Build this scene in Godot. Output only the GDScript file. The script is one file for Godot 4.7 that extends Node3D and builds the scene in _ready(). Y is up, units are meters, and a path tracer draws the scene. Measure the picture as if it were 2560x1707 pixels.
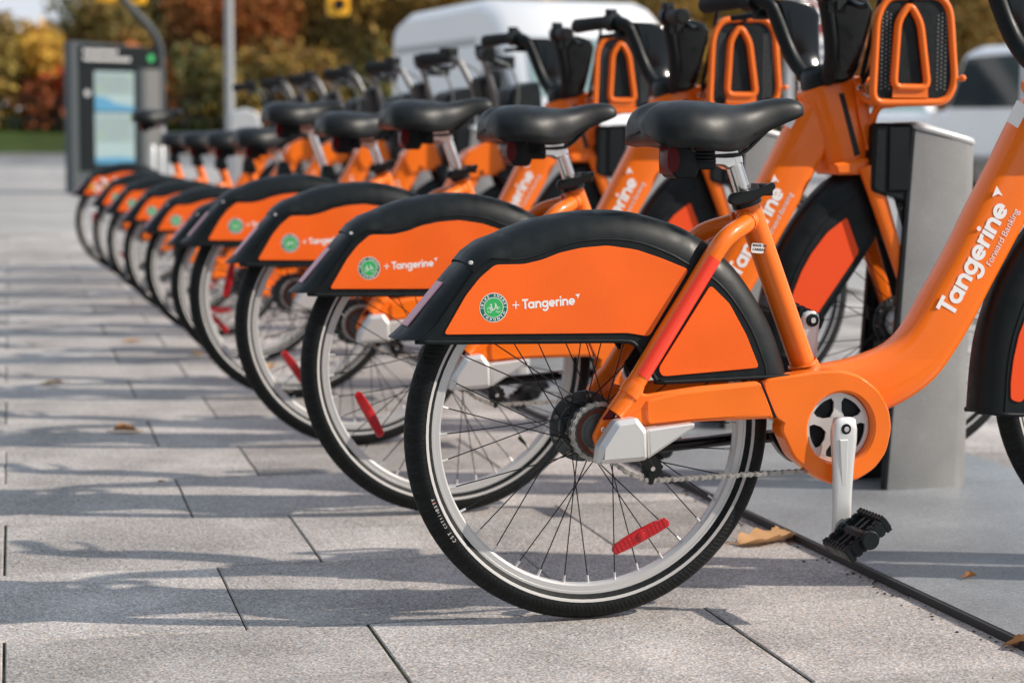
extends Node3D

# ---------------------------------------------------------------- constants
const EYE := 0.8301
const PSI := 0.0698132            # the docked bicycles stand 4 degrees off the paving grid
const AXLE := 1.18866             # along-bicycle coordinate of the first rear axle
const DEEP := 3.330               # distance of the first bicycle's middle plane
const PITCH := 1.03               # spacing of the docks
const DRIFT := 0.037
const PLATE := 0.016

var M := {}
var names := {}
var rng := RandomNumberGenerator.new()
var E3 := Vector3(cos(PSI), 0, -sin(PSI))
var N3 := Vector3(sin(PSI), 0, cos(PSI))

# ---------------------------------------------------------------- small helpers
func lin(r, g, b) -> Color:
	return Color(r, g, b).linear_to_srgb()

func mat(called: String, c: Color, rough := 0.6, metal := 0.0, spec := 0.5) -> StandardMaterial3D:
	var m := StandardMaterial3D.new()
	m.resource_name = called
	m.albedo_color = c
	m.roughness = rough
	m.metallic = metal
	m.metallic_specular = spec
	M[called] = m
	return m

func mk() -> SurfaceTool:
	var st := SurfaceTool.new()
	st.begin(Mesh.PRIMITIVE_TRIANGLES)
	st.set_smooth_group(-1)
	return st

func tri(st: SurfaceTool, a: Vector3, b: Vector3, c: Vector3) -> void:
	st.add_vertex(a)
	st.add_vertex(b)
	st.add_vertex(c)

func quad(st: SurfaceTool, a: Vector3, b: Vector3, c: Vector3, d: Vector3) -> void:
	tri(st, a, b, c)
	tri(st, a, c, d)

func fin(st: SurfaceTool) -> ArrayMesh:
	st.generate_normals()
	return st.commit()

func numbered(called: String) -> String:
	var n: int = names.get(called, 0)
	names[called] = n + 1
	return called if n == 0 else "%s_%03d" % [called, n]

func put(parent: Node, called: String, mesh: Mesh, m: Material) -> MeshInstance3D:
	var o := MeshInstance3D.new()
	o.mesh = mesh
	o.material_override = m
	if parent == self:
		o.name = numbered(called)
		add_child(o)
	else:
		o.name = called
		parent.add_child(o, true)
	return o

func part(parent: Node, called: String, st: SurfaceTool, m: Material) -> MeshInstance3D:
	return put(parent, called, fin(st), m)

func thing(called: String, label: String, category: String, at := Vector3.ZERO, turn := 0.0, group := "") -> Node3D:
	var o := Node3D.new()
	o.name = numbered(called)
	add_child(o)
	o.position = at
	o.rotation.y = turn
	tag(o, label, category, group)
	return o

func tag(o: Node, label: String, category: String, group := "", kind := "") -> void:
	if label: o.set_meta("label", label)
	if category: o.set_meta("category", category)
	if group: o.set_meta("group", group)
	if kind: o.set_meta("kind", kind)

func node(parent: Node, called: String, at := Vector3.ZERO) -> Node3D:
	var o := Node3D.new()
	o.name = called
	parent.add_child(o, true)
	o.position = at
	return o

func V(a, b, c = 0.0) -> Vector3:
	return Vector3(a, b, c)

# flat list of numbers -> 2D points
func pl(a: Array) -> PackedVector2Array:
	var p := PackedVector2Array()
	for i in range(0, a.size(), 2):
		p.append(Vector2(a[i], a[i + 1]))
	return p

# rounds the corners of a polygon
func rpoly(p: PackedVector2Array, r: float, seg := 4) -> PackedVector2Array:
	var o := PackedVector2Array()
	var n := p.size()
	for i in n:
		var a := p[(i + n - 1) % n]
		var b := p[i]
		var c := p[(i + 1) % n]
		var ra := minf(r, a.distance_to(b) * 0.45)
		var rc := minf(r, b.distance_to(c) * 0.45)
		var s := b + (a - b).normalized() * ra
		var e := b + (c - b).normalized() * rc
		for k in seg + 1:
			var t := float(k) / seg
			o.append(s.lerp(b, t).lerp(b.lerp(e, t), t))
	return o

func inset(p: PackedVector2Array, d: float) -> PackedVector2Array:
	var area := 0.0
	var n := p.size()
	for i in n:
		area += p[i].cross(p[(i + 1) % n])
	var sg := signf(area)
	var o := PackedVector2Array()
	for i in n:
		var a := (p[i] - p[(i + n - 1) % n]).normalized()
		var b := (p[(i + 1) % n] - p[i]).normalized()
		var na := Vector2(-a.y, a.x) * sg
		var nb := Vector2(-b.y, b.x) * sg
		var m := (na + nb)
		var l := m.length()
		if l < 0.05:
			o.append(p[i] + na * d)
		else:
			m /= l
			o.append(p[i] + m * d / maxf(0.4, m.dot(na)))
	return o

func z3(p: Vector2, z: float) -> Vector3:
	return Vector3(p.x, p.y, z)

# a plate cut from polygon p between z0 and z1, its edges chamfered by bev
func prism(st: SurfaceTool, p: PackedVector2Array, z0: float, z1: float, bev := 0.0, smooth := false) -> void:
	var n := p.size()
	var rings := []
	if bev > 0.0:
		var q := inset(p, bev)
		rings = [[q, z0], [p, z0 + bev], [p, z1 - bev], [q, z1]]
	else:
		rings = [[p, z0], [p, z1]]
	st.set_smooth_group(0 if smooth else -1)
	for k in rings.size() - 1:
		var a: PackedVector2Array = rings[k][0]
		var b: PackedVector2Array = rings[k + 1][0]
		for i in n:
			var j := (i + 1) % n
			quad(st, z3(a[i], rings[k][1]), z3(b[i], rings[k + 1][1]), z3(b[j], rings[k + 1][1]), z3(a[j], rings[k][1]))
	st.set_smooth_group(-1)
	var ix := Geometry2D.triangulate_polygon(p)
	for e in [rings[0], rings[-1]]:
		var poly: PackedVector2Array = e[0]
		var back: bool = e == rings[0]
		for i in range(0, ix.size(), 3):
			var a := z3(poly[ix[i]], e[1])
			var b := z3(poly[ix[i + 1]], e[1])
			var c := z3(poly[ix[i + 2]], e[1])
			if back: tri(st, a, b, c)
			else: tri(st, a, c, b)

func box(st: SurfaceTool, lo: Vector3, hi: Vector3, bev := 0.0) -> void:
	prism(st, pl([lo.x, lo.y, hi.x, lo.y, hi.x, hi.y, lo.x, hi.y]), lo.z, hi.z, bev)

# rings of equal size joined into a skin
func loft(st: SurfaceTool, rings: Array, closed := true, caps := true, sg := 0) -> void:
	st.set_smooth_group(sg)
	for k in rings.size() - 1:
		var a: PackedVector3Array = rings[k]
		var b: PackedVector3Array = rings[k + 1]
		var n := a.size()
		for i in (n if closed else n - 1):
			var j := (i + 1) % n
			quad(st, a[i], b[i], b[j], a[j])
	if caps:
		st.set_smooth_group(-1)
		for e in [0, rings.size() - 1]:
			var r: PackedVector3Array = rings[e]
			var c := Vector3.ZERO
			for v in r: c += v
			c /= r.size()
			for i in r.size():
				var j := (i + 1) % r.size()
				if e == 0: tri(st, c, r[i], r[j])
				else: tri(st, c, r[j], r[i])
	st.set_smooth_group(-1)

# round tube through 3D points; rad is a number or a list
func tube(st: SurfaceTool, pts: Array, rad, n := 10, caps := true, closed := false) -> void:
	var rings := []
	var c := pts.size()
	var nrm := Vector3.ZERO
	for i in c:
		var a: Vector3 = pts[(i + c - 1) % c] if closed else pts[maxi(i - 1, 0)]
		var b: Vector3 = pts[(i + 1) % c] if closed else pts[mini(i + 1, c - 1)]
		var t := (b - a).normalized()
		if nrm == Vector3.ZERO:
			nrm = t.cross(Vector3.UP if absf(t.y) < 0.9 else Vector3.RIGHT).normalized()
		nrm = (nrm - t * nrm.dot(t)).normalized()
		var bi := t.cross(nrm)
		var r: float = rad[i] if rad is Array else rad
		var ring := PackedVector3Array()
		for k in n:
			var g := TAU * k / n
			ring.append(pts[i] + (nrm * cos(g) + bi * sin(g)) * r)
		rings.append(ring)
	if closed: rings.append(rings[0])
	loft(st, rings, true, caps and not closed)

# smooth curve through control points (Catmull-Rom)
func curve(p: Array, seg := 6) -> Array:
	var o := []
	for i in p.size() - 1:
		var a = p[maxi(i - 1, 0)]
		var b = p[i]
		var c = p[i + 1]
		var d = p[mini(i + 2, p.size() - 1)]
		for k in seg:
			o.append(b.cubic_interpolate(c, a, d, float(k) / seg))
	o.append(p[-1])
	return o

# flattened beam along a path that lies in a plane of constant z; hp = half depth in that plane, hz = half width along z
func beam(st: SurfaceTool, pts: Array, hp, hz, n := 20, pow_ := 0.5, caps := true) -> void:
	var rings := []
	for i in pts.size():
		var t: Vector3 = (pts[mini(i + 1, pts.size() - 1)] - pts[maxi(i - 1, 0)]).normalized()
		var nn := Vector3(-t.y, t.x, 0).normalized()
		var a: float = hp[i] if hp is Array else hp
		var b: float = hz[i] if hz is Array else hz
		var ring := PackedVector3Array()
		for k in n:
			var g := TAU * k / n
			var cx := cos(g)
			var sx := sin(g)
			ring.append(pts[i] + nn * a * signf(cx) * pow(absf(cx), pow_) + Vector3(0, 0, 1) * b * signf(sx) * pow(absf(sx), pow_))
		rings.append(ring)
	loft(st, rings, true, caps)

# turned about the z axis: prof = [r, z, r, z ...]; crease = list of profile indices where the edge is sharp
func lathe(st: SurfaceTool, prof: Array, n := 48, uv_turns := 0.0, centre := Vector3.ZERO, closed := false) -> void:
	var c := int(prof.size() / 2)
	st.set_smooth_group(0)
	var last := c if closed else c - 1
	for k in last:
		var k2 := (k + 1) % c
		for i in n:
			var vv := []
			var uu := []
			for e in [[i, k], [i, k2], [i + 1, k2], [i + 1, k]]:
				var g = TAU * (e[0] % n) / n
				vv.append(centre + Vector3(prof[e[1] * 2] * cos(g), prof[e[1] * 2] * sin(g), prof[e[1] * 2 + 1]))
				uu.append(Vector2(uv_turns * e[0] / n, (float(k) if e[1] == k else float(k + 1)) / c))
			for q in [0, 1, 2, 0, 2, 3]:
				if uv_turns > 0.0: st.set_uv(uu[q])
				st.add_vertex(vv[q])
	st.set_smooth_group(-1)

# the same, every band with its own flat shading across (creased along the rings)
func lathe_hard(st: SurfaceTool, prof: Array, n := 48, centre := Vector3.ZERO) -> void:
	for k in int(prof.size() / 2) - 1:
		st.set_smooth_group(k + 1)
		for i in n:
			var g := TAU * i / n
			var h := TAU * ((i + 1) % n) / n
			var a := centre + Vector3(prof[k * 2] * cos(g), prof[k * 2] * sin(g), prof[k * 2 + 1])
			var b := centre + Vector3(prof[k * 2 + 2] * cos(g), prof[k * 2 + 2] * sin(g), prof[k * 2 + 3])
			var c := centre + Vector3(prof[k * 2 + 2] * cos(h), prof[k * 2 + 2] * sin(h), prof[k * 2 + 3])
			var d := centre + Vector3(prof[k * 2] * cos(h), prof[k * 2] * sin(h), prof[k * 2 + 1])
			quad(st, a, b, c, d)
	st.set_smooth_group(-1)

func ball(st: SurfaceTool, c: Vector3, r: Vector3, n := 12, m := 8) -> void:
	var rings := []
	for k in m + 1:
		var a := PI * k / m
		var ring := PackedVector3Array()
		for i in n:
			var g := TAU * i / n
			ring.append(c + Vector3(sin(a) * cos(g) * r.x, cos(a) * r.y, sin(a) * sin(g) * r.z))
		rings.append(ring)
	loft(st, rings, true, false)

func circle(c: Vector2, r: float, n := 24, ry := -1.0) -> PackedVector2Array:
	var o := PackedVector2Array()
	for i in n:
		var g := TAU * i / n
		o.append(c + Vector2(cos(g) * r, sin(g) * (r if ry < 0.0 else ry)))
	return o

# lettering
var font_bold: SystemFont
var font_plain: SystemFont
var letters := {}

func words(parent: Node, called: String, what: String, at: Vector3, em: float, m: Material, turn := 0.0, bold := true, centred := false, wide := 1.0) -> MeshInstance3D:
	var key := "%s|%s|%f|%s" % [what, bold, em, centred]
	if not letters.has(key):
		var t := TextMesh.new()
		t.text = what
		t.font = font_bold if bold else font_plain
		t.font_size = 32
		t.pixel_size = em / 32.0
		t.depth = 0.0004
		t.curve_step = 2.0
		t.horizontal_alignment = HORIZONTAL_ALIGNMENT_CENTER if centred else HORIZONTAL_ALIGNMENT_LEFT
		t.vertical_alignment = VERTICAL_ALIGNMENT_CENTER if centred else VERTICAL_ALIGNMENT_BOTTOM
		letters[key] = t
	var o := put(parent, called, letters[key], m)
	o.transform = Transform3D(Basis(Vector3(0, 0, 1), turn).scaled_local(Vector3(wide, 1, 1)), at)
	return o

# letters set one by one round an arc; ang = angle of the first letter, step = angle between letters
func arc_words(parent: Node, called: String, what: String, c: Vector3, r: float, ang: float, step: float, em: float, m: Material, outward := true, wide := 1.0) -> void:
	for i in what.length():
		if what[i] == " ": continue
		var g := ang + step * i
		words(parent, called, what[i], c + Vector3(cos(g) * r, sin(g) * r, 0), em, m, g - PI / 2 if outward else g + PI / 2, true, true, wide)

# a line of stroke width w as a flat strip facing +z, at height z
func stroke(st: SurfaceTool, p: Array, w: float, z: float) -> void:
	var l := []
	var r := []
	for i in p.size():
		var t: Vector2 = (p[mini(i + 1, p.size() - 1)] - p[maxi(i - 1, 0)]).normalized()
		var nn := Vector2(-t.y, t.x) * w * 0.5
		l.append(p[i] + nn)
		r.append(p[i] - nn)
	for i in p.size() - 1:
		quad(st, z3(l[i], z), z3(l[i + 1], z), z3(r[i + 1], z), z3(r[i], z))

func arcp(c: Vector2, r: float, a: float, b: float, n := 14) -> Array:
	var o := []
	for i in n + 1:
		var g := deg_to_rad(lerpf(a, b, float(i) / n))
		o.append(c + Vector2(cos(g), sin(g)) * r)
	return o

# the round-lettered word on the bicycles, drawn with a pen of even width; one unit = the height of a small letter
func wordmark(u: float) -> ArrayMesh:
	var st := mk()
	var x := 0.0
	var w := 0.29
	var z := 0.0
	var zs := 0.00004
	for ch in "Tangerine":
		var ls := []
		var adv := 1.0
		match ch:
			"T":
				ls = [[Vector2(0.0, 1.33), Vector2(0.98, 1.33)], [Vector2(0.49, 0), Vector2(0.49, 1.3)]]
				adv = 0.93
			"a":
				ls = [arcp(Vector2(0.48, 0.5), 0.38, 0, 360, 28), [Vector2(0.88, 0), Vector2(0.88, 1.0)]]
				adv = 1.12
			"n":
				ls = [[Vector2(0.14, 0), Vector2(0.14, 1.0)], arcp(Vector2(0.5, 0.56), 0.33, 170, 0) + [Vector2(0.83, 0.0)]]
				adv = 1.06
			"g":
				ls = [arcp(Vector2(0.48, 0.5), 0.38, 0, 360, 28), [Vector2(0.88, 1.0), Vector2(0.88, 0.4)] + arcp(Vector2(0.49, -0.06), 0.39, 0, -155)]
				adv = 1.12
			"e":
				ls = [arcp(Vector2(0.48, 0.5), 0.38, 0, 318, 26), [Vector2(0.14, 0.48), Vector2(0.985, 0.48)]]
				adv = 1.05
			"r":
				ls = [[Vector2(0.14, 0), Vector2(0.14, 1.0)], arcp(Vector2(0.5, 0.53), 0.35, 170, 72)]
				adv = 0.68
			"i":
				ls = [[Vector2(0.14, 0), Vector2(0.14, 1.0)], arcp(Vector2(0.14, 1.31), 0.08, 0, 360, 14)]
				adv = 0.36
		for l in ls:
			var q := []
			for p in l: q.append((p + Vector2(x, 0)) * u)
			stroke(st, q, (w if not (ch == "i" and l.size() > 5) else 0.17) * u, z)
			z = zs - z
			if z == 0.0: z = zs * 2
			if z > zs * 1.5: z = 0.0
		x += adv
	var a := PackedVector3Array()
	for p in [Vector2(x - 0.02, 1.52), Vector2(x + 0.78, 1.6), Vector2(x + 0.42, 0.86), Vector2(x + 0.36, 1.22)]:
		a.append(Vector3(p.x * u, p.y * u, 0))
	tri(st, a[0], a[1], a[3])
	tri(st, a[3], a[1], a[2])
	return fin(st)

# ---------------------------------------------------------------- materials
func noise_image(n: int, seed_: int, grain: float, base: Color, spread: float, warm := 0.0, dark_specks := 0.0) -> ImageTexture:
	var r := RandomNumberGenerator.new()
	r.seed = seed_
	var fn := FastNoiseLite.new()
	fn.seed = seed_
	fn.frequency = 2.2 / n
	fn.fractal_octaves = 3
	var img := Image.create(n, n, false, Image.FORMAT_RGB8)
	var rows := PackedFloat32Array()
	rows.resize(n * n)
	for i in n * n: rows[i] = r.randf() + r.randf() - 1.0
	for y in n:
		for x in n:
			var g := rows[y * n + x] * 0.62 + (rows[y * n + (x + 1) % n] + rows[((y + 1) % n) * n + x] + rows[((y + 1) % n) * n + (x + 1) % n]) * 0.25
			var low := (fn.get_noise_2d(x, y) * (n - x) + fn.get_noise_2d(x - n, y) * x) / n
			var v := 1.0 + g * grain + low * spread
			if dark_specks > 0.0 and rows[(y * 7 + x * 3) % (n * n)] > 1.0 - dark_specks: v *= 0.55
			var t := rows[(y * n + x + 77) % (n * n)] * warm
			img.set_pixel(x, y, Color(clampf(base.r * v * (1.0 + t), 0, 1), clampf(base.g * v, 0, 1), clampf(base.b * v * (1.0 - t), 0, 1)))
	return ImageTexture.create_from_image(img)

func world_tex(m: StandardMaterial3D, t: Texture2D, metres: float, off := Vector3.ZERO) -> void:
	m.albedo_color = Color.WHITE
	m.albedo_texture = t
	m.uv1_triplanar = true
	m.uv1_world_triplanar = true
	m.uv1_scale = Vector3.ONE / metres
	m.uv1_offset = off

func bump(m: StandardMaterial3D, t: Texture2D, cm: float) -> void:
	m.heightmap_enabled = true
	m.heightmap_texture = t
	m.heightmap_scale = cm

func coat(m: StandardMaterial3D, amount: float, rough := 0.1) -> void:
	m.clearcoat_enabled = true
	m.clearcoat = amount
	m.clearcoat_roughness = rough

func materials() -> void:
	font_bold = SystemFont.new()
	font_bold.font_names = PackedStringArray(["Droid Sans"])
	font_bold.font_weight = 700
	font_plain = SystemFont.new()
	font_plain.font_names = PackedStringArray(["Droid Sans"])
	# paint and plastic of the bicycles
	coat(mat("orange_paint", lin(0.97, 0.185, 0.009), 0.42, 0.0, 0.35), 0.5, 0.07)
	mat("orange_panel", lin(0.97, 0.15, 0.02), 0.5, 0.0, 0.3)
	var wear := noise_image(512, 77, 0.02, Color(0.98, 0.98, 0.98), 0.05)
	var rgh := noise_image(512, 78, 0.2, Color(0.5, 0.5, 0.5), 0.5)
	for q in ["orange_panel", "orange_paint"]:
		M[q].uv1_triplanar = true
		M[q].uv1_scale = Vector3.ONE * 2.3
		M[q].albedo_texture = wear
		M[q].roughness = 0.75
		M[q].roughness_texture = rgh
	mat("front_panel", lin(0.88, 0.085, 0.018), 0.5, 0.0, 0.3)
	coat(mat("strip_red", lin(0.93, 0.05, 0.02), 0.35), 0.3, 0.15)
	var bp := mat("black_plastic", lin(0.0045, 0.0078, 0.0095), 0.95, 0.0, 0.36)
	bp.roughness_texture = noise_image(256, 79, 0.1, Color(0.5, 0.5, 0.5), 0.45)
	var fine := noise_image(256, 5, 0.6, Color(0.5, 0.5, 0.5), 0.2)
	bp.uv1_triplanar = true
	bp.uv1_scale = Vector3.ONE * 12.0
	bump(bp, fine, 0.012)
	var sad := mat("saddle_skin", lin(0.0055, 0.0075, 0.0088), 0.86, 0.0, 0.4)
	sad.roughness_texture = bp.roughness_texture
	sad.uv1_triplanar = true
	sad.uv1_scale = Vector3.ONE * 9.0
	bump(sad, fine, 0.012)
	mat("black_gloss", lin(0.004, 0.0055, 0.0065), 0.12, 0.0, 0.42)
	mat("black_metal", lin(0.006, 0.007, 0.0075), 0.35, 0.0, 0.4)
	mat("rubber", lin(0.008, 0.0095, 0.0105), 0.7, 0.0, 0.4)
	var ty := mat("tyre_rubber", lin(0.0075, 0.0098, 0.0112), 0.62, 0.0, 0.35)
	ty.albedo_texture = noise_image(128, 80, 0.8, Color(0.7, 0.7, 0.69), 0.5)
	ty.albedo_color = lin(0.014, 0.0175, 0.0195)
	# tread relief: slanted sipes on the shoulders
	var ti := Image.create(128, 128, false, Image.FORMAT_RGB8)
	for y in 128:
		for x in 128:
			var v := absf(y / 127.0 - 0.5) * 2.0
			var h := 0.8
			if v < 0.62 and v > 0.2:
				h = 0.8 if fposmod(x / 128.0 * 4.0 + v * 3.0, 1.0) > 0.3 else 0.35
			if absf(v - (0.2 + 0.08 * sin(x / 128.0 * TAU))) < 0.02: h = 0.1
			ti.set_pixel(x, y, Color(h, h, h))
	ty.uv1_scale = Vector3.ONE
	bump(ty, ImageTexture.create_from_image(ti), 0.12)
	mat("spoke_steel", lin(0.02, 0.02, 0.021), 0.35, 0.6)
	mat("alloy", lin(0.72, 0.72, 0.72), 0.34, 0.85)
	mat("rim_alloy", lin(0.62, 0.62, 0.615), 0.42, 0.5)
	mat("cast_alloy", lin(0.68, 0.68, 0.67), 0.45, 0.6)
	mat("chrome", lin(0.84, 0.83, 0.81), 0.2, 0.9)
	mat("chain_steel", lin(0.42, 0.4, 0.37), 0.42, 0.6)
	mat("hub_dark", lin(0.1, 0.11, 0.115), 0.38, 0.6)
	mat("sprocket_rust", lin(0.12, 0.03, 0.015), 0.6, 0.2)
	coat(mat("reflector_red", lin(0.5, 0.003, 0.009), 0.3), 0.6, 0.05)
	M.reflector_red.uv1_triplanar = true
	M.reflector_red.uv1_scale = Vector3.ONE * 14.0
	bump(M.reflector_red, fine, 0.05)
	mat("lens_dark_red", lin(0.11, 0.003, 0.007), 0.3, 0.0, 0.3)
	mat("reflector_pink", lin(0.55, 0.24, 0.29), 0.35)
	mat("reflective_grey", lin(0.5, 0.52, 0.53), 0.4)
	mat("white_print", lin(0.84, 0.83, 0.82), 0.5)
	mat("green_dark", lin(0.0, 0.13, 0.095), 0.5)
	mat("green_light", lin(0.025, 0.42, 0.11), 0.5)
	mat("black_print", lin(0.02, 0.02, 0.02), 0.6)
	mat("cable_grey", lin(0.16, 0.17, 0.17), 0.5)
	mat("tyre_stripe", lin(0.5, 0.49, 0.48), 0.55)
	mat("orange_print", lin(0.85, 0.12, 0.03), 0.5)
	mat("yellow_print", lin(0.8, 0.4, 0.03), 0.5)
	# paving: three textures, each in two tones
	for i in 4:
		var tone: float = [0.99, 0.9, 1.04, 0.95][i]
		var ps := mat("slab_%d" % i, Color.WHITE, 0.85, 0.0, 0.3)
		var tx := noise_image(512, 40 + i, 0.42, Color(0.632 * tone, 0.612 * tone, 0.598 * tone), 0.18, 0.1, 0.08)
		world_tex(ps, tx, 0.86, Vector3(i * 0.37, 0, i * 0.21))
		bump(ps, tx, 0.25)
	var jt := mat("joint_sand", Color.WHITE, 0.95, 0.0, 0.2)
	world_tex(jt, noise_image(256, 9, 0.7, Color(0.17, 0.17, 0.11), 0.9, 0.2), 0.4)
	var far_pave := mat("far_paving", Color.WHITE, 0.85, 0.0, 0.3)
	world_tex(far_pave, noise_image(512, 19, 0.25, Color(0.61, 0.6, 0.59), 0.2), 3.1)
	var stl := mat("plate_steel", Color.WHITE, 0.5, 0.15, 0.4)
	var stx := noise_image(512, 23, 0.22, Color(0.53, 0.543, 0.555), 0.14, 0.0, 0.16)
	world_tex(stl, stx, 0.9)
	bump(stl, stx, 0.06)
	mat("plate_edge", lin(0.02, 0.021, 0.022), 0.6)
	var dk := mat("dock_silver", Color.WHITE, 0.4, 0.45)
	var dkt := noise_image(256, 31, 0.05, Color(0.61, 0.607, 0.6), 0.1)
	world_tex(dk, dkt, 0.5)
	bump(dk, dkt, 0.03)
	mat("dock_cap", lin(0.62, 0.62, 0.62), 0.3, 0.3)
	mat("asphalt", lin(0.16, 0.165, 0.17), 0.9)
	world_tex(M.asphalt, noise_image(256, 50, 0.3, Color(0.45, 0.455, 0.46), 0.3), 4.0)
	var gr := mat("turf", Color.WHITE, 0.95, 0.0, 0.2)
	world_tex(gr, noise_image(256, 51, 0.35, Color(0.2, 0.25, 0.1), 0.8, 0.3), 5.0)
	var lf := mat("foliage", Color.WHITE, 0.7, 0.0, 0.25)
	lf.vertex_color_use_as_albedo = true
	lf.backlight_enabled = true
	lf.backlight = Color(0.4, 0.4, 0.4)
	mat("bark", lin(0.05, 0.04, 0.03), 0.9)
	mat("galvanised", lin(0.36, 0.37, 0.37), 0.5, 0.3)
	coat(mat("van_white", lin(0.78, 0.78, 0.78), 0.4), 0.5, 0.1)
	coat(mat("truck_silver", lin(0.88, 0.88, 0.89), 0.35, 0.0), 0.5, 0.1)
	mat("car_glass", lin(0.03, 0.04, 0.045), 0.06)
	mat("bright_glass", lin(0.2, 0.29, 0.29), 0.08)
	mat("kiosk_grey", lin(0.06, 0.072, 0.078), 0.5)
	mat("kiosk_black", lin(0.005, 0.009, 0.011), 0.65, 0.0, 0.3)
	mat("kiosk_panel", lin(0.16, 0.16, 0.155), 0.5)
	mat("groove_grey", lin(0.4, 0.4, 0.41), 0.5)
	mat("bar_metal", lin(0.2, 0.2, 0.2), 0.4, 0.5)
	mat("map_pale", lin(0.3, 0.41, 0.42), 0.5)
	mat("map_blue", lin(0.07, 0.26, 0.42), 0.5)
	mat("map_green", lin(0.25, 0.42, 0.2), 0.5)
	mat("signal_yellow", lin(0.9, 0.46, 0.01), 0.5)
	mat("sign_red", lin(0.35, 0.05, 0.05), 0.5)
	mat("sign_blue", lin(0.1, 0.13, 0.2), 0.5)
	mat("fence_dark", lin(0.012, 0.014, 0.016), 0.7)
	for i in 3:
		var c: Color = [lin(0.5, 0.29, 0.14), lin(0.3, 0.13, 0.045), lin(0.4, 0.24, 0.1)][i]
		var lm := mat("leaf_%d" % i, c, 0.75, 0.0, 0.3)
		lm.backlight_enabled = true
		lm.backlight = Color(0.5, 0.4, 0.3)
	mat("debris", lin(0.08, 0.065, 0.05), 0.9)

# ---------------------------------------------------------------- bicycle: wheels
var cache := {}

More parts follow.
